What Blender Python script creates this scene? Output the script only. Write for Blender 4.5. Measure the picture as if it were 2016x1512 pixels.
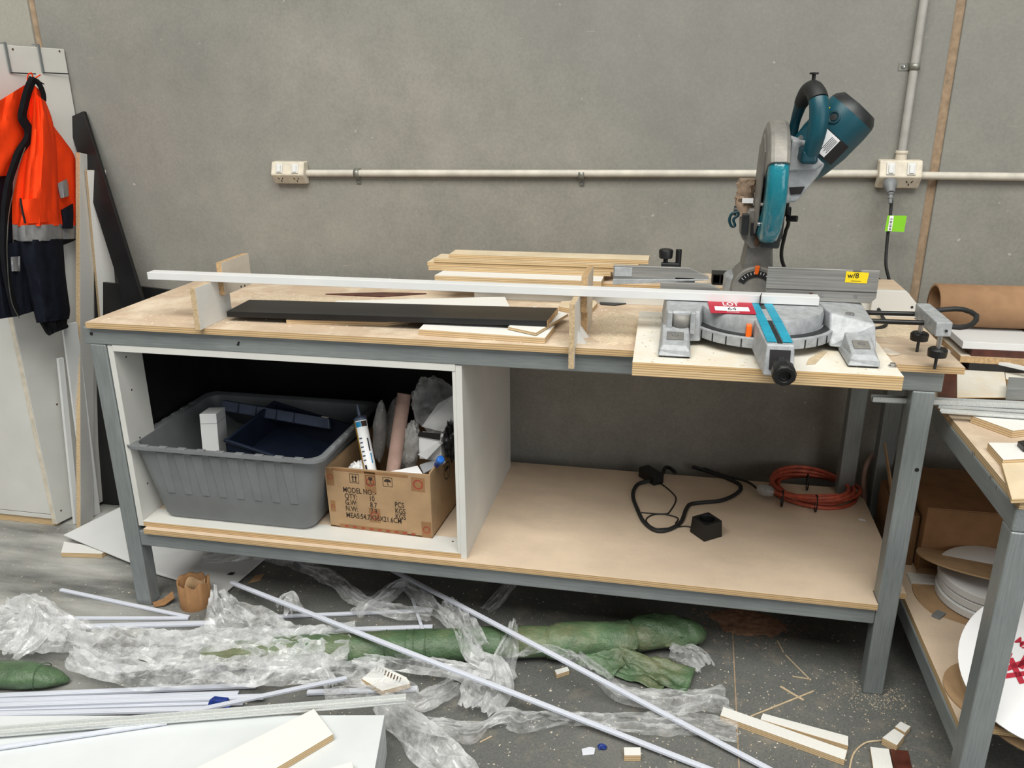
import bpy, bmesh, math, random
from math import sin, cos, pi, radians as R
from mathutils import Vector, Matrix, noise as MN
random.seed(7)
for o in list(bpy.data.objects): bpy.data.objects.remove(o)
scene = bpy.context.scene
COL = scene.collection

# ------------------------------------------------------------------ camera, light, exposure
CAM = Vector((1.6043, -1.9166, 1.4926)); YAW, PITCH, ROLL, FPX = 0.1994, 0.3369, -0.0059, 1608.0
FW = Vector((-sin(YAW)*cos(PITCH), cos(YAW)*cos(PITCH), -sin(PITCH)))
_r = Vector((cos(YAW), sin(YAW), 0)); _u = _r.cross(FW)
RT = _r*cos(ROLL)+_u*sin(ROLL); UP = -_r*sin(ROLL)+_u*cos(ROLL)
cd = bpy.data.cameras.new('camera'); cam = bpy.data.objects.new('camera', cd); COL.objects.link(cam)
cd.sensor_fit = 'HORIZONTAL'; cd.sensor_width = 36; cd.lens = FPX/2016*36; cd.clip_start = .05
M = Matrix((RT, UP, -FW)).transposed().to_4x4(); M.translation = CAM
cam.matrix_world = M; scene.camera = cam

vs = scene.view_settings
vs.view_transform = 'Standard'; vs.look = 'None'; vs.gamma = 1; vs.use_curve_mapping = False; vs.exposure = -0.13
world = bpy.data.worlds.new('world'); scene.world = world; world.use_nodes = True
bg = world.node_tree.nodes['Background']; bg.inputs[0].default_value = (.97, .985, 1, 1); bg.inputs[1].default_value = .14
def area(name, loc, rot, sx, sy, e, col):
    l = bpy.data.lights.new(name, 'AREA'); l.shape = 'RECTANGLE'; l.size = sx; l.size_y = sy; l.energy = e; l.color = col
    o = bpy.data.objects.new(name, l); COL.objects.link(o); o.location = loc; o.rotation_euler = rot; return o
area('roof_skylight', (1.2, -3.1, 5.2), (0, 0, 0), 6.0, 3.6, 620, (1, .99, .925))
area('roller_door_daylight', (6.0, -5.2, 2.6), (R(90), 0, R(42)), 4.5, 3.6, 140, (.97, .99, 1))

# ------------------------------------------------------------------ pixel helpers (photo frame 2016 x 1512)
def ray(px, py): return FW*FPX + RT*(px-1008) - UP*(py-756)
def Zp(px, py, z): d = ray(px, py); return CAM + d*((z-CAM.z)/d.z)
def Yp(px, py, y): d = ray(px, py); return CAM + d*((y-CAM.y)/d.y)
def Xp(px, py, x): d = ray(px, py); return CAM + d*((x-CAM.x)/d.x)
WY = .75          # face of the back wall
ZT = .917         # worktop surface
ZS = .281         # shelf surface
ZC = .297         # floor of the carcass on the shelf
ZB = .949         # top of the saw's board
Z2 = .775         # top of the second bench

# ------------------------------------------------------------------ materials
def lin(c):
    return tuple((v/255/12.92 if v/255 <= .04045 else ((v/255+.055)/1.055)**2.4) for v in c)+(1,)
MATS = {}
class NT:
    def __init__(s, name):
        m = bpy.data.materials.new(name); m.use_nodes = True; s.m = m; s.t = m.node_tree; s.n = s.t.nodes; s.l = s.t.links
        s.b = s.n['Principled BSDF']; s.tc = s.n.new('ShaderNodeTexCoord'); MATS[name] = m
    def noise(s, sc, detail=4, rough=.55, stretch=None, coord='Object', off=(0,0,0)):
        mp = s.n.new('ShaderNodeMapping'); s.l.new(s.tc.outputs[coord], mp.inputs[0]); mp.inputs[1].default_value = off
        if stretch: mp.inputs[3].default_value = stretch
        n = s.n.new('ShaderNodeTexNoise'); n.inputs['Scale'].default_value = sc; n.inputs['Detail'].default_value = detail
        n.inputs['Roughness'].default_value = rough; s.l.new(mp.outputs[0], n.inputs['Vector']); return n.outputs[0]
    def ramp(s, fac, stops, interp='LINEAR'):
        r = s.n.new('ShaderNodeValToRGB'); r.color_ramp.interpolation = interp; e = r.color_ramp.elements
        while len(e) < len(stops): e.new(.5)
        for i, (p, c) in enumerate(stops): e[i].position = p; e[i].color = c if len(c) == 4 else (*c, 1)
        s.l.new(fac, r.inputs[0]); return r.outputs[0]
    def mix(s, fac, a, b, mode='MIX'):
        m = s.n.new('ShaderNodeMix'); m.data_type = 'RGBA'; m.blend_type = mode
        for i, v in ((0, fac), (6, a), (7, b)):
            if hasattr(v, 'is_output'): s.l.new(v, m.inputs[i])
            else: m.inputs[i].default_value = v
        return m.outputs[2]
    def math(s, op, a, b=0, clamp=False):
        m = s.n.new('ShaderNodeMath'); m.operation = op; m.use_clamp = clamp
        for i, v in ((0, a), (1, b)):
            if hasattr(v, 'is_output'): s.l.new(v, m.inputs[i])
            else: m.inputs[i].default_value = v
        return m.outputs[0]
    def sep(s, coord):
        x = s.n.new('ShaderNodeSeparateXYZ'); s.l.new(s.tc.outputs[coord], x.inputs[0]); return x.outputs
    def col(s, v):
        if hasattr(v, 'is_output'): s.l.new(v, s.b.inputs['Base Color'])
        else: s.b.inputs['Base Color'].default_value = v
    def set(s, rough=.5, metal=0, spec=.5, alpha=None, trans=None):
        s.b.inputs['Roughness'].default_value = rough; s.b.inputs['Metallic'].default_value = metal
        s.b.inputs['Specular IOR Level'].default_value = spec
        if trans is not None: s.b.inputs['Transmission Weight'].default_value = trans
        if alpha is not None: s.b.inputs['Alpha'].default_value = alpha
        return s
    def bump(s, h, strength=.3, dist=.005):
        b = s.n.new('ShaderNodeBump'); b.inputs['Strength'].default_value = strength; b.inputs['Distance'].default_value = dist
        s.l.new(h, b.inputs['Height']); s.l.new(b.outputs[0], s.b.inputs['Normal'])

def plain(name, c, rough=.5, metal=0, var=.12, sc=18, spec=.5, bump=0, bsc=200):
    s = NT(name); c = lin(c); n = s.noise(sc)
    d = tuple(v*(1-var*1.6) for v in c[:3]); h = tuple(min(1, v*(1+var)) for v in c[:3])
    s.col(s.ramp(n, [(.3, d), (.7, h)])); s.set(rough, metal, spec)
    if bump: s.bump(s.noise(bsc, 2), bump, .002)
    return s
plain('white_board', (216, 217, 217), .42, var=.03, sc=6)
plain('white_trim', (214, 217, 226), .3, var=.03)
plain('white_painted', (208, 207, 202), .45, var=.05, sc=5)
plain('white_laminate', (212, 216, 218), .35, var=.03, sc=6)
plain('black_board', (24, 24, 25), .38, var=.25, sc=9)
plain('black_plastic', (17, 17, 18), .45, var=.2)
plain('black_rubber', (28, 30, 30), .6, var=.25, sc=40)
plain('teal_plastic', (6, 70, 84), .42, var=.1, sc=25)
plain('dark_teal', (4, 54, 66), .42, var=.1)
plain('cyan_insert', (30, 150, 178), .5, var=.12, sc=30)
plain('grey_plastic', (116, 119, 121), .5, var=.07, sc=12)
plain('navy_plastic', (24, 32, 48), .4, var=.15)
plain('slate_plastic', (74, 84, 104), .42, var=.12)
plain('cream_plastic', (208, 199, 182), .5, var=.1, sc=40)
plain('conduit_grey', (168, 165, 160), .5, var=.1, sc=20)
plain('conduit_white', (200, 194, 182), .5, var=.1, sc=20)
plain('galv_clip', (140, 140, 132), .45, .6, var=.2)
plain('orange_plastic', (240, 105, 20), .4)
plain('red_card', (178, 28, 54), .6, var=.05)
plain('white_paper', (238, 238, 240), .7, var=.02)
plain('grey_paper', (150, 152, 156), .7, var=.05)
plain('ink_black', (22, 20, 22), .7)
plain('ink_brown', (44, 32, 24), .8)
plain('ink_red', (190, 34, 58), .7)
plain('yellow_sticker', (238, 208, 20), .5, var=.04)
plain('green_tag', (128, 200, 30), .5, var=.03)
plain('blue_plastic', (28, 100, 190), .35, var=.1)
plain('deep_blue', (22, 50, 130), .5, var=.2, sc=60)
plain('cyan_print', (20, 130, 178), .5)
plain('amber_plastic', (170, 130, 40), .4, var=.2)
plain('pink_core', (158, 130, 118), .8, var=.1, sc=30)
plain('orange_cord', (184, 84, 60), .5, var=.22, sc=50)
plain('hivis', (250, 66, 14), .8, var=.08, sc=14, spec=.2, bump=.25, bsc=120)
plain('navy_cloth', (18, 21, 33), .9, var=.25, sc=30, spec=.2, bump=.3, bsc=90)
plain('black_cloth', (18, 19, 23), .9, var=.2, sc=30, spec=.2)
plain('silver_tape', (150, 150, 152), .35, .25, var=.1, sc=50)
plain('chrome', (190, 190, 192), .25, .9, var=.05)
plain('brown_lam', (84, 44, 34), .4, var=.3, sc=30)
plain('dark_disc', (60, 62, 63), .45, .6, var=.2)
plain('rust_brown', (80, 52, 40), .7, var=.4, sc=40)
plain('raw_tan', (196, 176, 146), .8, var=.12, sc=60)
plain('raw_edge', (196, 160, 116), .85, var=.14, sc=120)
plain('red_mark', (150, 60, 44), .5, var=.15, sc=30)
plain('caulk', (160, 138, 114), .85, var=.16, sc=50)
plain('dark_gap', (20, 20, 20), .9)
plain('masonite', (90, 66, 48), .85, var=.2, sc=40)
plain('sawdust', (208, 190, 164), 1, var=.14, sc=130, bump=.8, bsc=300)
plain('sawdust_red', (160, 122, 96), 1, var=.25, sc=60, bump=.8, bsc=250)
plain('taped_paper', (150, 128, 108), .7, var=.2, sc=40)
plain('chip_pale', (226, 214, 196), .9, var=.12, sc=60)

s = NT('cast_alloy'); c = s.noise(60, 3); s.col(s.ramp(c, [(.3, lin((150, 153, 156))), (.75, lin((182, 185, 188)))])); s.set(.5, .2); s.bump(s.noise(700, 2), .12, .001)
s = NT('dusty_alloy'); c = s.noise(12, 6, .7); s.col(s.ramp(c, [(.35, lin((108, 108, 107))), (.7, lin((148, 143, 135)))])); s.set(.55, .3)
s = NT('milled_steel'); c = s.noise(4, 6, .65, (1, 1, 60)); s.col(s.ramp(c, [(.3, lin((130, 129, 126))), (.75, lin((184, 182, 178)))])); s.set(.32, .5)
s = NT('aluminium'); c = s.noise(8, 4, .6, (40, 40, 40)); s.col(s.ramp(c, [(.3, lin((188, 192, 191))), (.7, lin((218, 220, 218)))])); s.set(.35, .25)

# galvanised tube: object z runs along the tube's length in none of them, so the streaks follow the longest axis by scale
def galv(name, stretch):
    s = NT(name); a = s.noise(22, 6, .65, stretch); b = s.noise(3.2, 4, .6)
    c1 = s.ramp(a, [(.28, lin((104, 110, 111))), (.72, lin((150, 156, 157)))])
    c2 = s.ramp(b, [(.3, lin((114, 120, 121))), (.7, lin((162, 167, 167)))])
    s.col(s.mix(.42, c1, c2)); s.set(.4, .3); s.bump(a, .08, .001)
galv('galv_x', (.5, 12, 12)); galv('galv_y', (12, .5, 12)); galv('galv_z', (12, 12, .5))

# concrete
s = NT('concrete_wall')
a = s.noise(1.3, 6, .6); b = s.noise(7, 6, .65, off=(3, 1, 5)); c = s.noise(110, 3, .6); d = s.noise(.55, 3, .5, off=(8, 2, 1))
base = s.ramp(a, [(.30, lin((116, 114, 107))), (.5, lin((142, 139, 130))), (.70, lin((166, 162, 152)))])
base = s.mix(.45, base, s.ramp(b, [(.34, lin((112, 112, 106))), (.66, lin((168, 163, 154)))]))
base = s.mix(.5, base, s.ramp(c, [(.3, lin((134, 132, 124))), (.7, lin((158, 154, 145)))]))
base = s.mix(s.ramp(d, [(.45, (0, 0, 0)), (.62, (.5, .5, .5))]), base, lin((120, 122, 120)))
scr = s.noise(30, 2, .5, (.6, 1, 6), off=(4, 0, 9))
base = s.mix(s.ramp(scr, [(.70, (0, 0, 0)), (.78, (.28, .28, .28))]), base, lin((186, 180, 170)))
sp = s.noise(55, 1, .4, off=(1, 7, 3)); base = s.mix(s.ramp(sp, [(.77, (0, 0, 0)), (.80, (.6, .6, .6))]), base, lin((188, 184, 174)))
s.col(base); s.set(.86, 0, .25); s.bump(c, .15, .002)
s = NT('concrete_panel_pale')
a = s.noise(1.6, 6, .6); c = s.noise(110, 3, .6)
base = s.mix(.5, s.ramp(a, [(.3, lin((150, 147, 138))), (.74, lin((172, 168, 158)))]), s.ramp(c, [(.3, lin((150, 147, 138))), (.7, lin((168, 164, 155)))]))
s.col(base); s.set(.86, 0, .25)
s = NT('concrete_floor')
a = s.noise(1.8, 7, .65); b = s.noise(160, 3, .6); c = s.noise(13, 6, .7, off=(2, 5, 1))
base = s.ramp(a, [(.28, lin((78, 81, 80))), (.55, lin((99, 101, 98))), (.78, lin((128, 127, 122)))])
base = s.mix(.4, base, s.ramp(b, [(.32, lin((74, 77, 77))), (.7, lin((126, 124, 119)))]))
base = s.mix(s.ramp(c, [(.52, (0, 0, 0)), (.74, (.5, .5, .5))]), base, lin((150, 140, 124)))
base = s.mix(s.ramp(s.noise(85, 1, .4, off=(6, 1, 2)), [(.72, (0, 0, 0)), (.75, (.8, .8, .8))]), base, lin((206, 196, 180)))
st = s.noise(2.2, 5, .6, (.35, 1.6, 1), off=(3, 3, 0)); x = s.sep('Object')
lf = s.math('MULTIPLY', s.math('MULTIPLY', s.math('SUBTRACT', .25, x[0], True), 2.2, True), s.math('MULTIPLY', s.math('ADD', x[0], 1.3, True), 1.4, True))
base = s.mix(s.math('MULTIPLY', s.ramp(st, [(.38, (0, 0, 0)), (.58, (.9, .9, .9))]), lf), base, lin((196, 195, 190)))
s.col(base); s.set(.62, 0, .4); s.bump(b, .12, .002)

# sheet goods: local z is the thickness; the edge shows its plies or chips, the face its colour
def sheet(name, face, edge, freq=170, chips=False, facevar=.08, fsc=9, dust=0, grain=None, dustcol=(228, 214, 192)):
    s = NT(name); nrm = s.sep('Normal'); pos = s.sep('Object')
    f = lin(face); n = s.noise(fsc, 5, .6, grain)
    fc = s.ramp(n, [(.3, tuple(v*(1-facevar*1.5) for v in f[:3])), (.7, tuple(min(1, v*(1+facevar)) for v in f[:3]))])
    fine = s.noise(160, 2); fc = s.mix(.25, fc, s.ramp(fine, [(.3, tuple(v*.8 for v in f[:3])), (.7, f)]))
    if dust:
        dn = s.noise(5.5, 7, .7, off=(2, 8, 4)); fc = s.mix(s.ramp(dn, [(.46, (0, 0, 0)), (.66, (dust,)*3)]), fc, lin(dustcol))
    e0 = lin(edge)
    if chips:
        ec = s.ramp(s.noise(190, 3), [(.3, tuple(v*.66 for v in e0[:3])), (.7, tuple(min(1, v*1.12) for v in e0[:3]))])
    else:
        w = s.math('FRACT', s.math('MULTIPLY', pos[2], freq)); gr = s.noise(30, 3, .6, (1, 1, 12))
        ec = s.ramp(w, [(.0, tuple(v*.42 for v in e0[:3])), (.30, tuple(v*.5 for v in e0[:3])), (.38, tuple(min(1, v*1.15) for v in e0[:3])), (.66, e0), (.74, tuple(v*.8 for v in e0[:3])), (1, tuple(v*.7 for v in e0[:3]))])
        ec = s.mix(.3, ec, s.ramp(gr, [(.3, tuple(v*.72 for v in e0[:3])), (.7, e0)]))
    flat = s.math('GREATER_THAN', s.math('ABSOLUTE', nrm[2]), .6)
    s.col(s.mix(flat, ec, fc)); s.set(.7 if chips is False else .5, 0, .3); return s
sheet('ply', (198, 176, 152), (206, 174, 130), 176, facevar=.12, fsc=5, dust=.75, grain=(1, 4, 1))
sheet('ply_shelf', (206, 186, 164), (206, 174, 130), 176, facevar=.1, fsc=3, dust=.4, grain=(1, 2.5, 1), dustcol=(222, 202, 176))
sheet('ply_bench', (192, 172, 150), (206, 178, 138), 176, facevar=.14, fsc=4, dust=.7)
sheet('white_ply', (226, 225, 221), (212, 184, 144), 190, facevar=.02, dust=.08)
sheet('white_chip', (222, 221, 217), (198, 174, 140), chips=True, facevar=.02)
sheet('dusty_white_ply', (222, 218, 208), (214, 180, 132), 190, facevar=.05, dust=.8, dustcol=(214, 198, 172))
sheet('raw_ply', (216, 198, 168), (216, 186, 142), 190, facevar=.12, dust=.4)
sheet('pale_mdf', (214, 204, 190), (190, 158, 118), chips=True, facevar=.06)
sheet('cardboard', (172, 132, 88), (150, 112, 72), chips=True, facevar=.07)
plain('card', (164, 134, 100), .85, var=.08, sc=20)
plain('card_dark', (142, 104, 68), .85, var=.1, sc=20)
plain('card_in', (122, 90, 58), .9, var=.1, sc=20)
plain('core_card', (160, 124, 92), .85, var=.07, sc=30)

# green woven wrap
s = NT('green_wrap'); a = s.noise(9, 5, .6); w = s.n.new('ShaderNodeTexWave'); w.inputs['Scale'].default_value = 220; w.inputs['Distortion'].default_value = 1
s.l.new(s.tc.outputs['Object'], w.inputs[0])
c = s.ramp(a, [(.28, lin((58, 78, 54))), (.6, lin((86, 112, 80))), (.8, lin((116, 134, 104)))])
c = s.mix(s.ramp(s.noise(4, 5, .7, off=(3, 2, 1)), [(.5, (0, 0, 0)), (.72, (.7, .7, .7))]), c, lin((126, 118, 90)))
s.col(c); s.set(.42, 0, .5); s.bump(s.noise(18, 6, .65), .8, .012)

# clear films: thin plastic that is mostly see-through with a milky sheen
def film_mat(name, lo, hi, tint=(.86, .87, .88), rough=.12, stretch=(1, 1, 1), sc=14):
    s = NT(name); n = s.noise(sc, 6, .7, stretch); f = s.ramp(n, [(.38, (lo,)*3), (.66, (hi,)*3)])
    lw = s.n.new('ShaderNodeLayerWeight'); lw.inputs[0].default_value = .35; f = s.math('ADD', f, s.math('MULTIPLY', lw.outputs[1], .3), True)
    s.col((*tint, 1)); s.set(rough, 0, .9); s.bump(s.noise(24, 4, .6, stretch), .5, .006)
    tr = s.n.new('ShaderNodeBsdfTransparent'); mx = s.n.new('ShaderNodeMixShader'); out = s.n['Material Output']
    s.l.new(f, mx.inputs[0]); s.l.new(tr.outputs[0], mx.inputs[1]); s.l.new(s.b.outputs[0], mx.inputs[2]); s.l.new(mx.outputs[0], out.inputs[0])
film_mat('clear_film', .03, .36)
film_mat('milky_film', .08, .58)
film_mat('bag_film', .03, .30)
film_mat('smoky_wrap', .35, .75, (.5, .49, .47), .2)
film_mat('teal_guard', .55, .85, (.015, .24, .31), .12, sc=8)
s = NT('led_trim'); s.col(lin((204, 208, 220))); s.set(.28, 0, .5)
# ------------------------------------------------------------------ mesh helpers
def V(*a): return Vector(a if len(a) > 1 else a[0])
class MB:
    def __init__(s): s.v = []; s.f = []; s.sm = []
    def add(s, vs, fs, smooth=False):
        o = len(s.v); s.v += [Vector(v) for v in vs]; s.f += [[i+o for i in f] for f in fs]; s.sm += [smooth]*len(fs); return s
    def hexa(s, b, t):      # bottom and top loops of equal length
        n = len(b); f = [list(range(n))[::-1], list(range(n, 2*n))]+[[i, (i+1) % n, (i+1) % n+n, i+n] for i in range(n)]
        return s.add(list(b)+list(t), f)
    def box(s, c, size, m=None):
        x, y, z = (k/2 for k in size); c = Vector(c)
        q = [Vector((a*x, b*y, 0)) for a, b in ((-1, -1), (1, -1), (1, 1), (-1, 1))]
        f = (lambda v: c+(m @ v if m else v))
        return s.hexa([f(k-Vector((0, 0, z))) for k in q], [f(k+Vector((0, 0, z))) for k in q])
    def prism(s, pts, d):   # polygon swept by vector d
        return s.hexa([Vector(p) for p in pts], [Vector(p)+Vector(d) for p in pts])
    def rings(s, rs, closed=True, cap=True, smooth=True):
        n = len(rs[0]); f = []
        for k in range(len(rs)-1):
            for i in range(n if closed else n-1):
                j = (i+1) % n; f.append([k*n+i, k*n+j, (k+1)*n+j, (k+1)*n+i])
        o = [v for r in rs for v in r]; s.add(o, f, smooth)
        if cap and closed: s.add(rs[0], [list(range(n))[::-1]]); s.add(rs[-1], [list(range(n))])
        return s
    def tube(s, pts, r, n=10, cap=True, closed=False):
        pts = [Vector(p) for p in pts]; m = len(pts); rr = r if isinstance(r, (list, tuple)) else [r]*m
        rs = []; prev = None
        for i, p in enumerate(pts):
            if closed: t = pts[(i+1) % m]-pts[i-1]
            else: t = pts[min(i+1, m-1)]-pts[max(i-1, 0)]
            t.normalize()
            if prev is None: a = t.orthogonal().normalized()
            else:
                a = prev-t*prev.dot(t)
                a = a.normalized() if a.length > 1e-6 else t.orthogonal().normalized()
            prev = a; b = t.cross(a)
            rs.append([p+(a*cos(2*pi*k/n)+b*sin(2*pi*k/n))*rr[i] for k in range(n)])
        if closed: rs.append(rs[0]); cap = False
        return s.rings(rs, cap=cap)
    def cyl(s, a, b, r, r2=None, n=20): return s.tube([a, b], [r, r if r2 is None else r2], n)
    def lathe(s, prof, c=(0, 0, 0), n=28, axis=(0, 0, 1), cap=True):   # prof: (radius, height)
        ax = Vector(axis).normalized(); a = ax.orthogonal().normalized(); b = ax.cross(a); c = Vector(c)
        return s.rings([[c+ax*h+(a*cos(2*pi*k/n)+b*sin(2*pi*k/n))*max(r, 1e-4) for k in range(n)] for r, h in prof], cap=cap)
    def sheetgrid(s, g, smooth=True):    # grid of points, open surface
        n = len(g[0]); f = [[k*n+i, k*n+i+1, (k+1)*n+i+1, (k+1)*n+i] for k in range(len(g)-1) for i in range(n-1)]
        return s.add([p for r in g for p in r], f, smooth)
    def build(s, name, mat, parent=None, bevel=0, origin=None, seg=2, subsurf=0, solid=0):
        me = bpy.data.meshes.new(name); o = bpy.data.objects.new(name, me)
        org = Vector(origin) if origin is not None else None
        if parent is None and org is None and s.v:
            lo = Vector([min(v[i] for v in s.v) for i in range(3)]); hi = Vector([max(v[i] for v in s.v) for i in range(3)])
            org = Vector(((lo.x+hi.x)/2, (lo.y+hi.y)/2, lo.z))
        if parent is not None: org = world_org(parent)+(org or Vector())*0
        me.from_pydata([v-org for v in s.v], [], s.f); me.update()
        bm = bmesh.new(); bm.from_mesh(me); bmesh.ops.remove_doubles(bm, verts=bm.verts, dist=1e-6)
        bmesh.ops.recalc_face_normals(bm, faces=bm.faces); bm.to_mesh(me); bm.free()
        if len(me.polygons) == len(s.sm): me.polygons.foreach_set('use_smooth', s.sm)
        elif any(s.sm): me.polygons.foreach_set('use_smooth', [True]*len(me.polygons)); me.set_sharp_from_angle(angle=R(40))
        if any(s.sm) and not all(s.sm):
            try: me.set_sharp_from_angle(angle=R(40))
            except Exception: pass
        me.materials.append(MATS[mat]); COL.objects.link(o)
        if parent is not None: o.parent = parent
        else: o.location = org
        if bevel:
            b = o.modifiers.new('bevel', 'BEVEL'); b.width = bevel; b.segments = seg; b.limit_method = 'ANGLE'; b.angle_limit = R(35)
        if subsurf:
            u = o.modifiers.new('subsurf', 'SUBSURF'); u.levels = u.render_levels = subsurf
        if solid:
            u = o.modifiers.new('solid', 'SOLIDIFY'); u.thickness = solid; u.offset = 0
        return o
def world_org(o):
    p = Vector()
    while o is not None: p += o.location; o = o.parent
    return p
def tag(o, label, cat, group=None, kind=None):
    if label: o['label'] = label
    if cat: o['category'] = cat
    if group: o['group'] = group
    if kind: o['kind'] = kind
    return o
def lab(o, label): o['label'] = label; return o
def empty(name, loc, label, cat, group=None):
    o = bpy.data.objects.new(name, None); COL.objects.link(o); o.location = loc; o.empty_display_size = .05
    return tag(o, label, cat, group)
def frame_of(p0, p1, up=(0, 0, 1)):
    x = (Vector(p1)-Vector(p0)).normalized(); u = Vector(up); y = u.cross(x).normalized(); z = x.cross(y)
    return Matrix((x, y, z)).transposed()
def board(name, p0, p1, w, t, mat, label=None, cat=None, up=(0, 0, 1), parent=None, bevel=.0008, group=None, side=0):
    """plank whose middle bottom line runs p0 -> p1; w across, t along up; a mesh turned by its object, so local z is its thickness"""
    p0, p1 = Vector(p0), Vector(p1); m = frame_of(p0, p1, up); L = (p1-p0).length
    b = MB().box((0, side*w/2, t/2), (L, w, t)); org = (p0+p1)/2
    o = b.build(name, mat, None, bevel, origin=(0, 0, 0)); 
    o.rotation_mode = 'QUATERNION'; o.rotation_quaternion = m.to_quaternion()
    if parent is not None: o.parent = parent; o.location = org-world_org(parent)
    else: o.location = org
    return tag(o, label, cat, group)
def slab(name, px, ztop, t, mat, label=None, cat=None, bevel=.0008, group=None, parent=None):
    """flat sheet whose top outline is read off the photo on the level ztop"""
    pts = [Zp(x, y, ztop) for x, y in px]
    a = sum((pts[i].x*pts[(i+1) % len(pts)].y-pts[(i+1) % len(pts)].x*pts[i].y) for i in range(len(pts)))
    if a < 0: pts = pts[::-1]
    o = MB().prism([p-Vector((0, 0, t)) for p in pts], (0, 0, t)).build(name, mat, parent, bevel)
    return tag(o, label, cat, group)
def smooth_path(pts, n=8, closed=False):
    pts = [Vector(p) for p in pts]; out = []; m = len(pts)
    for i in range(m if closed else m-1):
        if closed: p = [pts[(i+k) % m] for k in (-1, 0, 1, 2)]
        else: p = [pts[max(i-1, 0)], pts[i], pts[i+1], pts[min(i+2, m-1)]]
        for k in range(n):
            t = k/n; out.append(.5*((2*p[1])+(p[2]-p[0])*t+(2*p[0]-5*p[1]+4*p[2]-p[3])*t*t+(3*p[1]-p[0]-3*p[2]+p[3])*t**3))
    if not closed: out.append(pts[-1])
    return out
def text_mesh(body, size, extrude=0.0, align='LEFT', sx=1.0, bold=0.0):
    c = bpy.data.curves.new('t', 'FONT'); c.body = body; c.size = size; c.align_x = align; c.extrude = extrude; c.offset = bold
    o = bpy.data.objects.new('t', c); COL.objects.link(o); bpy.context.view_layer.update()
    me = bpy.data.meshes.new_from_object(o.evaluated_get(bpy.context.evaluated_depsgraph_get()))
    r = ([Vector((v.co.x*sx, v.co.y, v.co.z)) for v in me.vertices], [list(p.vertices) for p in me.polygons])
    bpy.data.objects.remove(o); bpy.data.curves.remove(c); bpy.data.meshes.remove(me); return r
def put_text(b, body, size, org, xd, yd, nd, lift=.0006, **k):
    v, f = text_mesh(body, size, **k); org, xd, yd, nd = map(Vector, (org, xd, yd, nd))
    b.add([org+xd*p.x+yd*p.y+nd*lift for p in v], f)
def nz(*p): return MN.noise(Vector(p))
# ------------------------------------------------------------------ the setting
JR0, JR1 = Yp(1870, 90, WY).x, Yp(1889, 90, WY).x     # right joint
JL0, JL1 = Yp(52, 0, WY).x, Yp(66, 0, WY).x           # left joint
wall = MB().box((0.9, WY+.13, 2.0), (15, .2, 4.0)).build('wall_back', 'dark_gap'); tag(wall, 'grey precast concrete wall behind the workbench', 'wall', kind='structure')
for x0, x1, m in ((-6.6, JL0, 'concrete_panel_pale'), (JL1, JR0, 'concrete_wall'), (JR1, 8.4, 'concrete_wall')):
    MB().box(((x0+x1)/2, WY+.05, 2.0), (x1-x0, .1, 4.0)).build('concrete_panel', m, wall, .004)
for x0, x1 in ((JL0, JL1), (JR0, JR1)):
    b = MB(); n = 60
    rs = []
    for k in range(n+1):
        z = 4.0*k/n; d = .004*nz(x0, z*3, 1)
        rs.append([(x0-.002, WY+.03, z), (x0-.002, WY+.008+d, z), ((x0+x1)/2, WY+.016+d, z), (x1+.002, WY+.008+d, z), (x1+.002, WY+.03, z)])
    b.rings(rs); b.build('joint_sealant', 'caulk', wall)
fl = MB().box((1, -4.1, -.05), (15, 10, .1)).build('floor', 'concrete_floor', origin=(0, 0, 0)); tag(fl, 'dark grey dusty concrete floor', 'floor', kind='structure')
# saw-cut joint in the slab, a dusty line running towards the camera
p0, p1 = Zp(1442, 1240, 0), Zp(1455, 1512, 0); d = (p1-p0).normalized()
b = MB().box((0, 0, .0003), (.9, .004, .0006), None); 
o = board('slab_joint', p0-d*.05, p1+d*.5, .0035, .0008, 'caulk', up=(0, 0, 1), parent=fl, bevel=0)

# ------------------------------------------------------------------ conduit and sockets on the wall
def conduit(name, p0, p1, r, mat, label):
    o = MB().cyl(p0, p1, r, n=20).build(name, mat); return tag(o, label, 'conduit', 'electrical conduits on the wall')
zc0 = Yp(605, 341, WY-.014).z; zc1 = Yp(1728, 342, WY-.014).z
SXL, SXR = Yp(604, 341, WY-.014).x, Yp(1730, 342, WY-.014).x
conduit('conduit', (SXL-.005, WY-.0125, zc0), (SXR+.02, WY-.0125, zc1), .0115, 'conduit_white', 'long horizontal cream conduit between the two wall sockets')
p = Yp(1812, 348, WY-.0125); conduit('conduit', (p.x-.02, p.y, zc1-.004), (p.x+4.5, p.y, zc1-.014), .0115, 'conduit_white', 'horizontal cream conduit running right from the socket across the joint')
pt, pb = Yp(1822, 0, WY-.0125), Yp(1771, 305, WY-.0125); xm = (Yp(1804, 105, WY-.0125).x)
conduit('conduit', (xm, WY-.0125, pb.z-.012), (xm, WY-.0125, 3.2), .0115, 'conduit_grey', 'vertical grey conduit dropping to the right-hand wall socket')
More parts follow.
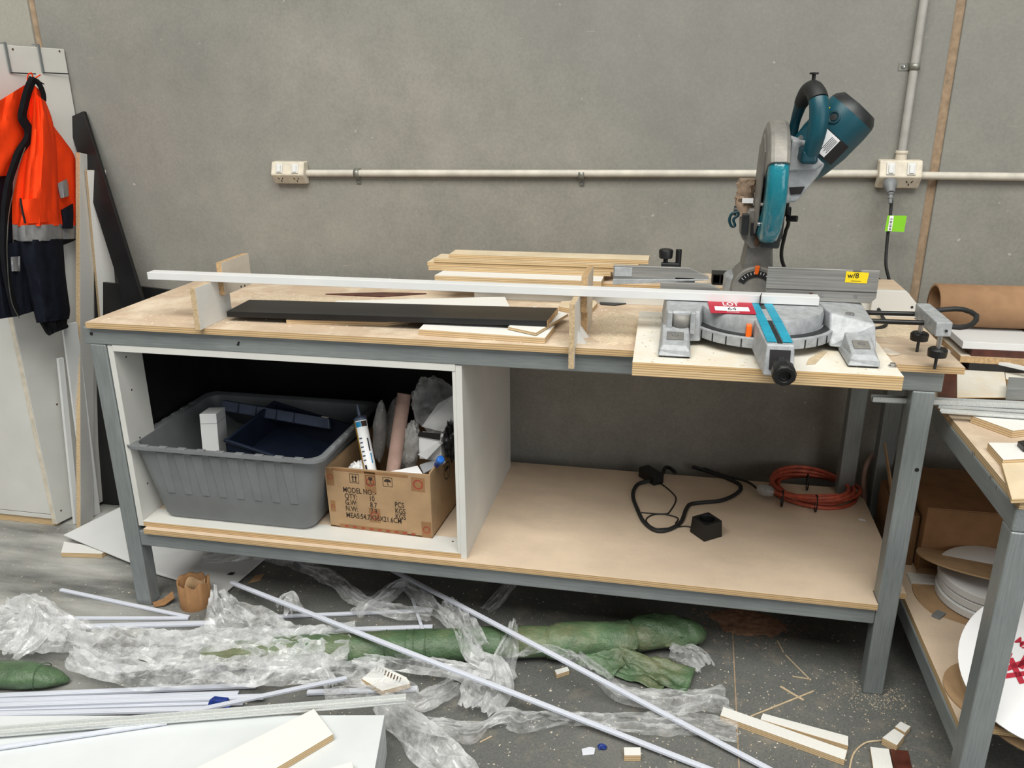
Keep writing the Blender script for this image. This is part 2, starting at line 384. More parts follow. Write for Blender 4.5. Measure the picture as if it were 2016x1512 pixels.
def saddle(px, py, label, vert=False):
    c = Yp(px, py, WY-.012); e = empty('conduit_saddle', (c.x, WY, c.z), label, 'pipe clip', 'pipe clips holding conduit')
    b = MB(); r = .0135; w = .009
    ring = []
    for k in range(13):
        a = pi*k/12
        if vert: q = (c.x+r*cos(a), WY-.0115-r*sin(a)*1.02, 0)
        else: q = (0, WY-.0115-r*sin(a)*1.02, c.z+r*cos(a))
        ring.append(q)
    ring = [((ring[0][0], WY, ring[0][2]))]+ring+[(ring[-1][0], WY, ring[-1][2])]
    if vert: b.sheetgrid([[V(q[0], q[1], c.z-w) for q in ring], [V(q[0], q[1], c.z+w) for q in ring]])
    else: b.sheetgrid([[V(c.x-w, q[1], q[2]) for q in ring], [V(c.x+w, q[1], q[2]) for q in ring]])
    b.build('strap', 'galv_clip', e, solid=.0016)
    if vert: t = MB().box((c.x-.026, WY-.001, c.z), (.03, .002, .02))
    else: t = MB().box((c.x, WY-.001, c.z-.024), (.016, .002, .026))
    t.build('foot_plate', 'galv_clip', e)
    q = (c.x-.028, WY-.002, c.z) if vert else (c.x, WY-.002, c.z-.028)
    MB().lathe([(.0001, .004), (.004, .0035), (.006, .001), (.006, 0)], q, 12, (0, -1, 0)).build('screw', 'chrome', e)
saddle(703, 341, 'metal pipe clip on the horizontal conduit nearest the left socket')
saddle(1145, 344, 'metal pipe clip halfway along the horizontal conduit')
saddle(1801, 131, 'metal pipe clip on the vertical conduit', True)
def socket(c, w, h, d, label, cable=False):
    e = empty('power_socket', (c.x, WY, c.z-h/2), label, 'socket', 'double power sockets on the wall')
    u0, u1, u2 = V(0, WY-d*.85, h*.48), V(0, WY-d-.010, -h*.08), V(0, WY-d*.55, -h*.5)     # switches on the upper face, outlets on the lower one
    prof = [(WY, h*.5), (u0.y, u0.z), (u1.y, u1.z), (u2.y, u2.z), (WY, -h*.5)]
    bk = MB().prism([V(c.x-w/2, y, c.z+z) for y, z in prof], (w, 0, 0)).build('mounting_block', 'cream_plastic', e, .004, seg=3)
    def face(a, b_):     # axes on a sloping face
        yd = (a-b_).normalized(); return (a+b_)/2, yd, Vector((1, 0, 0)).cross(yd)
    cu, yu, nu = face(u0, u1); cl, yl, nl = face(u1, u2)
    for sx in (-1, 1):
        x = c.x+sx*w*.24; m = Matrix((Vector((1, 0, 0)), yu, nu)).transposed()
        o = V(x, cu.y, c.z+cu.z)
        sw = MB().box(o+nu*.0015, (w*.2, (u0-u1).length*.74, .004), m).build('switch_surround', 'white_painted', bk, .001)
        MB().box(o+nu*.005-yu*.002, (w*.11, (u0-u1).length*.5, .006), m @ Matrix.Rotation(R(6), 3, 'X')).build('rocker_switch', 'white_board', bk, .001)
        if not (cable and sx < 0):
            m2 = Matrix((Vector((1, 0, 0)), yl, nl)).transposed()
            for dx, dy, a in ((-.007, .004, 30), (.007, .004, -30), (0, -.007, 0)):
                MB().box(V(x+dx, cl.y, c.z+cl.z)+yl*dy+nl*.0004, (.0024, .008, .0012), m2 @ Matrix.Rotation(R(a), 3, 'Z')).build('pin_slot', 'ink_black', bk)
    return e
cL = V((Yp(531, 340, WY-.03).x+Yp(606, 340, WY-.03).x)/2, 0, (Yp(568, 317, WY-.03).z+Yp(568, 363, WY-.03).z)/2)
socket(cL, .118, .074, .036, 'cream double power socket at the left end of the conduit')
cR = V((Yp(1728, 342, WY-.03).x+Yp(1815, 342, WY-.03).x)/2, 0, (Yp(1772, 310, WY-.03).z+Yp(1772, 376, WY-.03).z)/2)
eR = socket(cR, .118, .082, .036, 'dusty cream double power socket with a grey plug in it', True)
MB().cyl((xm, WY-.0125, cR.z+.036), (xm, WY-.0125, cR.z+.062), .0155, n=20).build('conduit_adaptor', 'cream_plastic', eR, .002)
MB().cyl((xm, WY-.0125, cR.z+.057), (xm, WY-.0125, cR.z+.066), .0175, n=20).build('adaptor_collar', 'cream_plastic', eR, .002)
# ------------------------------------------------------------------ main workbench
L, D, HB = 2.221, .652, .9
bench = empty('workbench', (L/2, D/2, 0), 'long steel-framed workbench with plywood top and lower shelf', 'workbench')
def tubebox(name, lo, hi, mat, parent, bevel=.004):
    lo, hi = Vector(lo), Vector(hi); return MB().box((lo+hi)/2, hi-lo).build(name, mat, parent, bevel, seg=3)
for x0, x1 in ((.012, .062), (L-.062, L-.012)):
    for y0, y1 in ((0, .05), (D-.05, D)):
        tubebox('leg', (x0, y0, 0), (x1, y1, HB-.05), 'galv_z', bench)
tubebox('top_rail', (0, 0, HB-.05), (L, .05, HB), 'galv_x', bench); tubebox('top_rail', (0, D-.05, HB-.05), (L, D, HB), 'galv_x', bench)
for x in (.0, L-.05): tubebox('end_rail', (x+.002, .05, HB-.05), (x+.048, D-.05, HB-.001), 'galv_y', bench)
tubebox('lower_rail', (.062, .002, .214), (L-.062, .05, .264), 'galv_x', bench); tubebox('lower_rail', (.062, D-.05, .214), (L-.062, D-.002, .264), 'galv_x', bench)
for x in (.014, L-.06): tubebox('end_rail', (x, .05, .214), (x+.046, D-.05, .263), 'galv_y', bench)
wt = MB().box(((.022+2.256)/2, (-.014+.664)/2, .9085), (2.256-.022, .678, .017)).build('worktop', 'ply', bench, .001); lab(wt, 'plywood worktop dusted with sawdust')
sh0 = .09
shf = MB().prism([(sh0, -.012, .264), (2.158, -.012, .264), (2.158, .055, .264), (2.24, .055, .264), (2.24, .66, .264), (sh0, .66, .264)], (0, 0, .017)).build('lower_shelf', 'ply_shelf', bench, .001); lab(shf, 'lower plywood shelf')
# knots, drill marks and the black scuff on the rail
b = MB()
q = Yp(468, 677, -.0005); b.prism([q+V(-.004, 0, -.004), q+V(.003, 0, -.005), q+V(.007, 0, .006), q+V(.002, 0, .007)], (0, -.0006, 0)); b.build('paint_scuff', 'ink_black', bench)
for px, py in ((1805, 925), (180, 657)):
    q = Yp(px, py, 0); MB().cyl(q+V(0, .001, 0), q+V(0, -.0008, 0), .005, n=12).build('bolt_hole', 'ink_black', bench)
# ------------------------------------------------------------------ white carcass standing on the shelf
cx0, cx1 = .0645, 1.085; cyF, cyB = .004, .62; ct = HB-.05-.002
car = empty('open_carcass', ((cx0+cx1)/2, .3, ZS), 'white open-fronted cabinet carcass with black back under the bench', 'cabinet')
o = MB().box((.5*(cx0+cx1), (cyF+cyB)/2, ZS+.008), (cx1-cx0-.034, cyB-cyF, .016)).build('bottom_panel', 'ply_shelf', car, .001)
MB().box((.5*(cx0+cx1), cyF+.04, ZS+.0165), (cx1-cx0-.034, .08, .003)).build('bottom_rail', 'white_painted', car, .001)
MB().box((cx0+.0085, cyF+.06, (ZS+ct)/2), (.017, .12, ct-ZS)).build('side_panel', 'white_painted', car, .001)
MB().box((.040, .325, (ZS+ct)/2), (.014, .54, ct-ZS)).build('added_dark_sheet', 'black_board', car, .001)  # added black sheet standing in for the dark behind the open side
MB().box((cx1-.0085, (cyF+cyB)/2, (ZS+ct)/2), (.017, cyB-cyF, ct-ZS)).build('side_panel', 'white_painted', car, .001)
MB().box((cx1-.0215, cyF+.03, (ZS+.016+ct)/2), (.009, .06, ct-ZS-.016)).build('edge_stile', 'white_painted', car, .001)
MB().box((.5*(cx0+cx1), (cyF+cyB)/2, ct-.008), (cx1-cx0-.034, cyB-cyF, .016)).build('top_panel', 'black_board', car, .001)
MB().box((.5*(cx0+cx1), cyF+.02, ct-.0065), (cx1-cx0-.034, .044, .02)).build('top_rail', 'white_painted', car, .001)
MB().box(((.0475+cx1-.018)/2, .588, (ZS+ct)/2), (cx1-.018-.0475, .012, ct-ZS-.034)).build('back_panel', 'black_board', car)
for z in (.40, .55, .70, .80): MB().cyl((cx0+.0165, .052, z), (cx0+.0176, .052, z), .0028, n=10).build('screw_head', 'ink_black', car)
for x in (.55, 1.03): MB().cyl((x, .06, ZS+.0175), (x, .06, ZS+.0185), .003, n=10).build('screw_head', 'ink_black', car)
# ------------------------------------------------------------------ board under the saw
sb = empty('saw_base_board', (1.8, 0, ZT), 'thick white-faced plywood board under the mitre saw, overhanging the bench edge', 'board')
for k, (m, nm) in enumerate((('raw_ply', 'lower_ply'), ('dusty_white_ply', 'upper_ply'))):
    MB().prism([(1.526, -.204, ZT+.016*k), (2.079, -.204, ZT+.016*k), (2.079, .25, ZT+.016*k), (1.518, .25, ZT+.016*k)], (0, 0, .0158)).build(nm, m, sb, .001)
q = Zp(1757, 722, ZB)
MB().lathe([(.009, 0), (.009, .003), (.006, .003), (.006, .008), (.0001, .008)], q, 6).build('hex_bolt', 'chrome', sb)

# ------------------------------------------------------------------ mitre saw
SX, SY = 1.81, .04
saw = empty('mitre_saw', (SX, SY, ZB), 'teal and silver compound mitre saw with its head raised', 'power saw')
ZTB = 1.029
def P(poly, x0, x1):           # polygon in y,z extruded along x
    return MB().prism([V(x0, y, z) for y, z in poly], (x1-x0, 0, 0))
base = []
def foot(xa, xb, s):
    # stepped foot: sloping tread with a bolt pocket, raised shoulder behind it
    z = ZB+.004
    b = MB().hexa([V(xa, -.163, z), V(xb, -.163, z), V(xb, .19, z), V(xa, .19, z)], [V(xa+.002, -.160, z+.012), V(xb-.002, -.160, z+.012), V(xb-.002, .19, z+.012), V(xa+.002, .19, z+.012)])
    b.hexa([V(xa+.002, -.160, z+.012), V(xb-.002, -.160, z+.012), V(xb-.002, -.06, z+.012), V(xa+.002, -.06, z+.012)],
           [V(xa+.010, -.148, z+.022), V(xb-.010, -.148, z+.022), V(xb-.006, -.06, z+.046), V(xa+.006, -.06, z+.046)])
    o = b.build('base_foot', 'cast_alloy', saw, .002, seg=3)
    MB().box(((xa+xb)/2, .01, ZB+.002), (xb-xa-.004, .33, .004)).build('rubber_pad', 'black_rubber', o)
    xm = (xa+xb)/2; n = Vector((0, -.024, .088)).normalized(); t = Vector((0, .088, .024)).normalized()
    c = V(xm, -.112, z+.0325)
    m = Matrix((Vector((1, 0, 0)), t, n)).transposed()
    MB().box(c+n*.001, ((xb-xa)*.52, .032, .003), m).build('bolt_pocket', 'dusty_alloy', o, .001)
    MB().lathe([(.007, 0), (.007, .003), (.003, .004), (.0001, .004)], c+n*.002, 14, n).build('bolt', 'chrome', o)
    return o
foot(1.579, 1.650, -1); foot(1.976, 2.041, 1)
# shoulders carrying the fences
b = MB().hexa([V(1.590, -.075, ZB+.012), V(1.672, -.06, ZB+.012), V(1.70, .20, ZB+.012), V(1.578, .20, ZB+.012)],
              [V(1.592, -.058, ZTB), V(1.668, -.045, ZTB), V(1.695, .19, ZTB), V(1.585, .19, ZTB)]); sl = b.build('left_shoulder', 'cast_alloy', saw, .004, seg=3)
b = MB().hexa([V(1.955, -.05, ZB+.012), V(2.052, -.066, ZB+.012), V(2.052, .2, ZB+.012), V(1.93, .2, ZB+.012)],
              [V(1.957, -.0, ZTB), V(2.046, -.05, ZTB-.012), V(2.048, .19, ZTB), V(1.93, .19, ZTB)]); sr = b.build('right_shoulder', 'cast_alloy', saw, .004, seg=3)
# half-round vise socket on the left shoulder, raised ears beside it
for k, x in enumerate((1.6, 1.652)): MB().box((x, -.068, ZTB-.022), (.012, .02, .052)).build('socket_ear', 'cast_alloy', sl, .003)
rg = [[V(1.626+.021*cos(a), -.060-.016*sin(a), z) for a in [pi*k/12 for k in range(13)]] for z in (ZB+.038, ZTB-.004)]
MB().sheetgrid(rg).build('vise_socket', 'dusty_alloy', sl, solid=.003)
MB().lathe([(.010, 0), (.010, .004), (.0001, .004)], (2.0, .0, ZTB-.005), 16).build('fence_bolt', 'chrome', sr)
# fixed quadrant ring with detent ribs
def arc_ring(r0, r1, z0, z1, a0, a1, n=48):
    b = MB(); rs = []
    for k in range(n+1):
        a = a0+(a1-a0)*k/n; c, s_ = cos(a), sin(a)
        rs.append([V(SX+r0*c, SY+r0*s_, z0), V(SX+r1*c, SY+r1*s_, z0), V(SX+r1*c, SY+r1*s_, z1), V(SX+r0*c, SY+r0*s_, z1)])
    return b.rings(rs, smooth=False)
ring = arc_ring(.135, .168, ZB+.020, ZB+.044, R(188), R(352)).build('quadrant_ring', 'cast_alloy', saw, .002)
arc_ring(.142, .160, ZB+.044, ZB+.0455, R(192), R(348)).build('scale_plate', 'dark_disc', ring)
for k in range(12):
    a = R(204+k*12)
    if abs(a-R(272)) < R(10): continue
    m = Matrix.Rotation(a, 3, 'Z'); c = V(SX+.1685*cos(a), SY+.1685*sin(a), ZB+.030)
    MB().box(c, (.0025, .0022, .019), m).build('detent_groove', 'ink_black', ring)
# turntable
MB().lathe([(.10, ZB+.016), (.138, ZB+.022), (.140, ZB+.070), (.137, ZTB-.001), (.133, ZTB), (.0001, ZTB)], (SX, SY, 0), 72).build('turntable', 'cast_alloy', saw)
# arm of the turntable with kerf inserts
AD = (V(1.822, -.285, 0)-V(SX, SY, 0)); AD.z = 0; AL = AD.length; AD.normalize(); AX = Vector((-AD.y, AD.x, 0))  # AX points right when looking from the camera
if AX.x < 0: AX = -AX
def arm_pt(u, w, z): q = V(SX, SY, 0)+AD*u+AX*w; return V(q.x, q.y, z)
b = MB().hexa([arm_pt(.1, -.036, ZB+.018), arm_pt(.1, .036, ZB+.018), arm_pt(AL, .030, ZB+.012), arm_pt(AL, -.030, ZB+.012)],
              [arm_pt(.1, -.032, ZTB-.001), arm_pt(.1, .032, ZTB-.001), arm_pt(AL-.012, .027, ZTB-.006), arm_pt(AL-.012, -.027, ZTB-.006)])
arm = b.build('table_arm', 'cast_alloy', saw, .003, seg=3)
for s_ in (-1, 1):
    for u0, u1 in ((-.02, .155), (.158, AL-.025)):
        zz = lambda u: ZTB+.0003-(.005*max(0, u-.1)/(AL-.1))
        MB().hexa([arm_pt(u0, s_*.006, zz(u0)), arm_pt(u0, s_*.025, zz(u0)), arm_pt(u1, s_*.025, zz(u1)), arm_pt(u1, s_*.006, zz(u1))],
                  [arm_pt(u0, s_*.006, zz(u0)+.0018), arm_pt(u0, s_*.025, zz(u0)+.0018), arm_pt(u1, s_*.025, zz(u1)+.0018), arm_pt(u1, s_*.006, zz(u1)+.0018)]).build('kerf_insert', 'cyan_insert', arm)
MB().hexa([arm_pt(-.03, -.005, ZTB), arm_pt(-.03, .005, ZTB), arm_pt(AL-.02, .005, ZTB-.006), arm_pt(AL-.02, -.005, ZTB-.006)],
          [arm_pt(-.03, -.005, ZTB+.0012), arm_pt(-.03, .005, ZTB+.0012), arm_pt(AL-.02, .005, ZTB-.0045), arm_pt(AL-.02, -.005, ZTB-.0045)]).build('kerf_slot', 'dark_disc', arm)
MB().hexa([arm_pt(AL+.0005, -.020, ZB+.026), arm_pt(AL+.0005, .020, ZB+.026), arm_pt(AL-.008, .020, ZB+.026), arm_pt(AL-.008, -.020, ZB+.026)],
          [arm_pt(AL-.0085, -.020, ZB+.064), arm_pt(AL-.0085, .020, ZB+.064), arm_pt(AL-.02, .020, ZB+.064), arm_pt(AL-.02, -.020, ZB+.064)]).build('arm_opening', 'ink_black', arm)
# locking grip: octagonal black knob with a hollow end
g0 = arm_pt(AL-.01, 0, ZB+.046); gd = (AD+Vector((0, 0, -.16))).normalized()
MB().lathe([(.007, 0), (.007, .03)], g0, 14, gd).build('grip_shaft', 'dark_disc', arm)
MB().lathe([(.013, .018), (.0155, .024), (.0175, .044), (.023, .052), (.0235, .074), (.020, .080), (.012, .080), (.011, .070), (.0001, .069)], g0, 10, gd).build('locking_grip', 'black_plastic', arm, .001)
# orange lock lever on the turntable wall
q = Zp(1469, 634, 1.0); q = V(SX+(q.x-SX)*1.0, SY-.150, 1.008); 
MB().hexa([V(1.766, -.118, .985), V(1.779, -.118, .985), V(1.779, -.098, .985), V(1.766, -.098, .985)], [V(1.767, -.112, 1.018), V(1.779, -.112, 1.018), V(1.779, -.095, 1.018), V(1.767, -.095, 1.018)]).build('lock_lever', 'orange_plastic', saw, .002)
# fences: right tall plate, left low plate and its sliding upper plate
def fence(name, poly, y, t=.008, mat='milled_steel'):
    return MB().prism([V(x, y, z) for x, z in poly], (0, t, 0)).build(name, mat, saw, .0012)
fr = fence('right_fence', [(1.822, 1.031), (2.062, 1.029), (2.074, 1.042), (2.074, 1.1075), (1.822, 1.1085)], .098)
MB().box((1.948, .0972, 1.056), (.25, .0012, .0012)).build('fence_score', 'dark_disc', fr)
for x in (1.953, 2.028): MB().cyl((x, .0982, 1.046), (x, .0965, 1.046), .004, n=14).build('fence_screw', 'chrome', fr)
a = Yp(1666, 534, .0975); c = Yp(1708, 558, .0975)
yl = MB().prism([V(a.x, .0974, c.z+.001), V(c.x-.002, .0974, c.z), V(c.x, .0974, a.z-.002), V(a.x, .0974, a.z)], (0, -.0006, 0)).build('yellow_sticker', 'yellow_sticker', fr)
bb = MB(); put_text(bb, 'w/8', .017, V(a.x+.004, .0968, c.z+.012), (1, 0, 0), (0, 0, 1), (0, -1, 0), bold=.0002); bb.build('sticker_scrawl', 'ink_black', yl)
bb = MB()
for dz, w in ((.005, .022), (.027, .016), (.031, .02)): bb.box((a.x+.024, .0965, c.z+dz), (w, .0004, .0009))
for n_ in bb.f: pass
st = bb.build('sticker_lines', 'ink_black', yl); st['kind'] = 'stuff'
fl_ = fence('left_fence', [(1.572, 1.031), (1.745, 1.031), (1.735, 1.040), (1.690, 1.063), (1.572, 1.062)], .098)
for x in (1.625, 1.69): MB().cyl((x, .0982, 1.043), (x, .0968, 1.043), .0035, n=14).build('fence_hole', 'ink_black', fl_)
fu = fence('sliding_fence', [(1.453, 1.046), (1.688, 1.066), (1.688, 1.073), (1.640, 1.094), (1.453, 1.0945)], .13)
MB().prism([V(1.456, .1295, 1.066), V(1.500, .1295, 1.067), V(1.500, .1295, 1.090), V(1.456, .1295, 1.090)], (0, -.0012, 0)).build('fence_patch', 'cast_alloy', fu, .0006)
MB().prism([V(1.453, .129, 1.046), V(1.688, .129, 1.066), V(1.688, .129, 1.068), V(1.453, .129, 1.060)], (0, -.006, 0)).build('fence_lip', 'cast_alloy', fu, .0006)
MB().box((1.63, .138, 1.045), (.05, .016, .05)).build('fence_slide', 'cast_alloy', fu, .002)
# clamp knob and post behind the sliding fence
k = Yp(1311, 500, .17)
v = MB().lathe([(.006, -.05), (.006, -.012), (.0165, -.010), (.018, .008), (.016, .012), (.0001, .0125)], k, 24).build('clamp_knob', 'black_plastic', saw, .001)
MB().box((k.x+.012, .172, k.z-.028), (.045, .018, .012)).build('clamp_arm', 'dark_disc', saw, .002)
k2 = Yp(1336, 504, .18); MB().cyl((k2.x, .18, 1.0), (k2.x, .18, k2.z+.017), .0075, n=18).build('clamp_post', 'black_plastic', saw, .001)
# rear pivot: hump, bevel scale, column
MB().lathe([(.075, 0), (.075, .085), (.070, .092), (.0001, .092)], (SX-.005, .255, ZB+.02), 40, (0, 0, 1)).build('rear_table', 'cast_alloy', saw, .002)
def disc_y(c, r, y0, y1, n=40): return MB().cyl((c[0], y0, c[1]), (c[0], y1, c[1]), r, n=n)
PZ = 1.035
hp = disc_y((SX-.004, PZ), .060, .165, .29).build('pivot_hub', 'dusty_alloy', saw, .003)
b = MB(); rs = []
for kk in range(25):
    a = R(28+kk*5.2); rs.append([V(SX-.004+r*cos(a), y, PZ+r*sin(a)) for r, y in ((.034, .163), (.050, .163), (.050, .166), (.034, .166))])
b.rings(rs, smooth=False); sc = b.build('bevel_scale', 'ink_black', hp)
for kk in range(11):
    a = R(40+kk*10); MB().box((SX-.004+.045*cos(a), .1626, PZ+.045*sin(a)), (.006, .0006, .0012), Matrix.Rotation(-a, 3, 'Y')).build('scale_mark', 'white_paper', sc)
MB().hexa([V(1.798, .160, 1.076), V(1.808, .160, 1.076), V(1.806, .166, 1.076), V(1.800, .166, 1.076)], [V(1.7985, .160, 1.098), V(1.8115, .160, 1.098), V(1.8095, .168, 1.098), V(1.7995, .168, 1.098)]).build('bevel_pointer', 'orange_plastic', hp, .002)
MB().hexa([V(1.768, .19, 1.06), V(1.848, .19, 1.06), V(1.848, .30, 1.06), V(1.768, .30, 1.06)], [V(1.778, .18, 1.145), V(1.838, .18, 1.145), V(1.838, .28, 1.145), V(1.778, .28, 1.145)]).build('tilt_column', 'dusty_alloy', saw, .006, seg=3)
# hinge bracket: two cheeks, pin, spring cover, stop screw
b = MB().prism([V(1.757, .165, 1.205), V(1.760, .165, 1.165), V(1.785, .165, 1.138), V(1.835, .165, 1.138), V(1.856, .165, 1.160), V(1.858, .165, 1.205), V(1.84, .165, 1.235), V(1.775, .165, 1.235)], (0, .09, 0))
hg = b.build('hinge_bracket', 'dusty_alloy', saw, .004, seg=3)
MB().box((1.765, .158, 1.2), (.016, .02, .05)).build('hinge_cheek', 'dark_disc', hg, .002)
MB().box((1.848, .158, 1.195), (.014, .02, .056)).build('hinge_cheek', 'dark_disc', hg, .002)
MB().box((1.787, .158, 1.188), (.014, .02, .03)).build('hinge_recess', 'ink_black', hg)
MB().box((1.806, .160, 1.162), (.03, .012, .03)).build('hinge_dust', 'masonite', hg, .003)
MB().cyl((1.74, .21, 1.225), (1.875, .21, 1.225), .012, n=18).build('hinge_pin', 'dark_disc', hg)
MB().cyl((1.862, .17, 1.214), (1.886, .16, 1.215), .0075, n=16).build('stop_knob', 'black_plastic', hg, .001)
q = Yp(1515, 484, .1635); MB().cyl((q.x, .1652, q.z), (q.x, .1640, q.z), .0065, n=20).build('warning_sticker', 'yellow_sticker', hg)
# teal release loop at the left
b = MB().tube(smooth_path([Yp(1452, 418, .17), Yp(1441, 421, .17), Yp(1436, 433, .17), Yp(1440, 445, .17), Yp(1447, 444, .17), Yp(1444, 432, .17), Yp(1453, 424, .17)], 5, True), .0035, 8, closed=True); b.build('release_loop', 'dark_teal', hg)
# taped dust port
pts = [Yp(1472, 352, .215), Yp(1468, 375, .215), Yp(1466, 395, .215), Yp(1464, 424, .21)]
rs = []
for i, p in enumerate(smooth_path(pts, 4)):
    rs.append([p+V(cos(2*pi*k/18), sin(2*pi*k/18), 0)*(.021+.009*nz(i*.8, k*.9, 2)) for k in range(18)])
dp = MB().rings(rs).build('dust_port', 'taped_paper', saw)
MB().box(Yp(1472, 395, .188), (.026, .004, .012)).build('tape_piece', 'white_paper', dp)
# blade, guards
BY, BZ = .10, 1.302
def disc_x(r, x0, x1, a0=0, a1=360, r0=0, n=56):
    b = MB(); rs = []
    for k in range(n+1):
        a = R(a0+(a1-a0)*k/n); rs.append([V(x, BY-q*cos(a), BZ+q*sin(a)) for q, x in ((r0, x0), (r, x0), (r, x1), (r0, x1))])
    return b.rings(rs, smooth=False)
blade = disc_x(.127, 1.8135, 1.816, 0, 359.9, .012).build('saw_blade', 'milled_steel', saw)
ug = MB(); rs = []
for k in range(49):
    a = R(24+(205-24)*k/48); c_, s_ = -cos(a), sin(a); r = .141
    rs.append([V(1.790, BY+.03*c_, BZ+.03*s_), V(1.788, BY+(r-.018)*c_, BZ+(r-.018)*s_), V(1.793, BY+(r-.004)*c_, BZ+(r-.004)*s_), V(1.801, BY+r*c_, BZ+r*s_), V(1.826, BY+r*c_, BZ+r*s_), V(1.834, BY+(r-.005)*c_, BZ+(r-.005)*s_), V(1.836, BY+(r-.02)*c_, BZ+(r-.02)*s_), V(1.836, BY+.03*c_, BZ+.03*s_)])
ug.rings(rs, smooth=False); uo = ug.build('upper_guard', 'dusty_alloy', saw, .0015)
lf = MB(); rs = []
for k in range(49):
    a = R(-110+(38+110)*k/48); c_, s_ = -cos(a), sin(a); r = .134
    rs.append([V(1.792, BY+.075*c_, BZ+.075*s_), V(1.792, BY+(r-.014)*c_, BZ+(r-.014)*s_), V(1.797, BY+(r-.003)*c_, BZ+(r-.003)*s_), V(1.805, BY+r*c_, BZ+r*s_), V(1.822, BY+r*c_, BZ+r*s_), V(1.830, BY+(r-.003)*c_, BZ+(r-.003)*s_), V(1.834, BY+(r-.014)*c_, BZ+(r-.014)*s_), V(1.834, BY+.075*c_, BZ+.075*s_)])
lf.rings(rs, closed=False, cap=False, smooth=True); lab(lf.build('lower_guard', 'teal_guard', saw, solid=.002), 'translucent teal blade guard')
flank = MB().prism([V(1.7895, y, z) for y, z in ((BY-.055, BZ+.075), (BY-.040, BZ-.01), (BY-.015, BZ-.09), (BY+.03, BZ-.12), (BY+.09, BZ-.09), (BY+.12, BZ), (BY+.09, BZ+.08), (BY, BZ+.11))], (-.004, 0, 0)).build('guard_flank', 'dusty_alloy', saw, .001)
MB().cyl((1.784, BY-.055, BZ-.085), (1.79, BY-.055, BZ-.085), .004, n=12).build('guard_screw', 'chrome', flank)
# gear case and arbor
gc = MB().prism([V(x, .045, z) for x, z in ((1.836, 1.262), (1.866, 1.268), (1.905, 1.325), (1.917, 1.35), (1.906, 1.368), (1.870, 1.400), (1.836, 1.412))], (0, .10, 0)).build('gear_case', 'cast_alloy', saw, .006, seg=3)
MB().prism([V(x, .038, z) for x, z in ((1.838, 1.335), (1.895, 1.338), (1.912, 1.352), (1.868, 1.396), (1.84, 1.405))], (0, .02, 0)).build('gear_case_rib', 'cast_alloy', gc, .004)
MB().lathe([(.028, 0), (.028, .02), (.022, .026), (.012, .027), (.011, .045), (.0001, .046)], (1.834, BY-.02, BZ), 24, (1, 0, 0)).build('arbor_boss', 'cast_alloy', gc, .001)
MB().prism([V(x, .042, z) for x, z in ((1.846, 1.30), (1.878, 1.302), (1.872, 1.286), (1.85, 1.284))], (0, .004, 0)).build('case_recess', 'ink_black', gc)
MB().hexa([V(1.8, .11, 1.15), V(1.845, .11, 1.15), V(1.845, .2, 1.15), V(1.8, .2, 1.15)], [V(1.837, .1, 1.28), V(1.852, .1, 1.28), V(1.852, .15, 1.28), V(1.837, .15, 1.28)]).build('swing_arm', 'dark_disc', saw, .004)
# motor
m0, m1 = V(1.872, .10, 1.342), V(1.966, .09, 1.456); md = (m1-m0); ML = md.length; md.normalize()
mot = MB().lathe([(.036, -.012), (.050, 0), (.055, .03), (.060, .07), (.060, ML-.02), (.058, ML+.002)], m0, 36, md).build('motor_housing', 'teal_plastic', saw, .001)
MB().lathe([(.0582, ML+.001), (.055, ML+.010), (.044, ML+.022), (.0001, ML+.025)], m0, 36, md).build('motor_end_cap', 'dark_disc', mot)
mside = md.cross(Vector((0, -1, 0))).normalized()   # across the housing in the picture plane
mfront = Vector((0, -1, 0)); mfront = (mfront-md*mfront.dot(md)).normalized(); mup = md.cross(mfront).normalized()
if mup.z < 0: mup = -mup
def mot_pt(u, ang, r=.0600): return m0+md*u+(mfront*cos(ang)+mup*sin(ang))*r
q = mot_pt(ML-.030, R(30), .0590); qn = (mfront*cos(R(30))+mup*sin(R(30)))
MB().lathe([(.0145, -.004), (.0145, .003), (.010, .003), (.009, .001), (.0001, .001)], q, 24, qn).build('brush_cap', 'dark_teal', mot, .0008)
MB().lathe([(.0075, .0012), (.0075, .0024), (.0001, .0024)], q, 16, qn).build('brush_screw', 'dark_disc', mot)
def wrap(u0, u1, a0, a1, r, mat, name, parent, n=10):
    g = [[mot_pt(u0+(u1-u0)*j/4, R(a0+(a1-a0)*i/n), r) for j in range(5)] for i in range(n+1)]
    return MB().sheetgrid(g).build(name, mat, parent)
rp = wrap(.045, .095, -42, 30, .0606, 'ink_black', 'rating_plate', mot)
wrap(.047, .093, -14, 28, .0610, 'white_paper', 'rating_label', rp)
wrap(.098, .128, 52, 72, .0607, 'yellow_sticker', 'caution_sticker', mot)
bb = MB()
for k, (t_, u) in enumerate((('Makita', .050), ('LS1040', .058))):
    v_, f_ = text_mesh(t_, .0095, bold=.0002)
    bb.add([mot_pt(.050+p.x*.95, R(24-k*11)+ (p.y/.0606), .0614) for p in v_], f_)
for k in range(5):
    ang = R(2-k*3.2)
    bb.add([mot_pt(.088, ang, .0614), mot_pt(.056+.004*(k % 2), ang, .0614), mot_pt(.056+.004*(k % 2), ang+R(1.2), .0614), mot_pt(.088, ang+R(1.2), .0614)], [[0, 1, 2, 3]])
o = bb.build('label_print', 'ink_black', rp); o['kind'] = 'stuff'
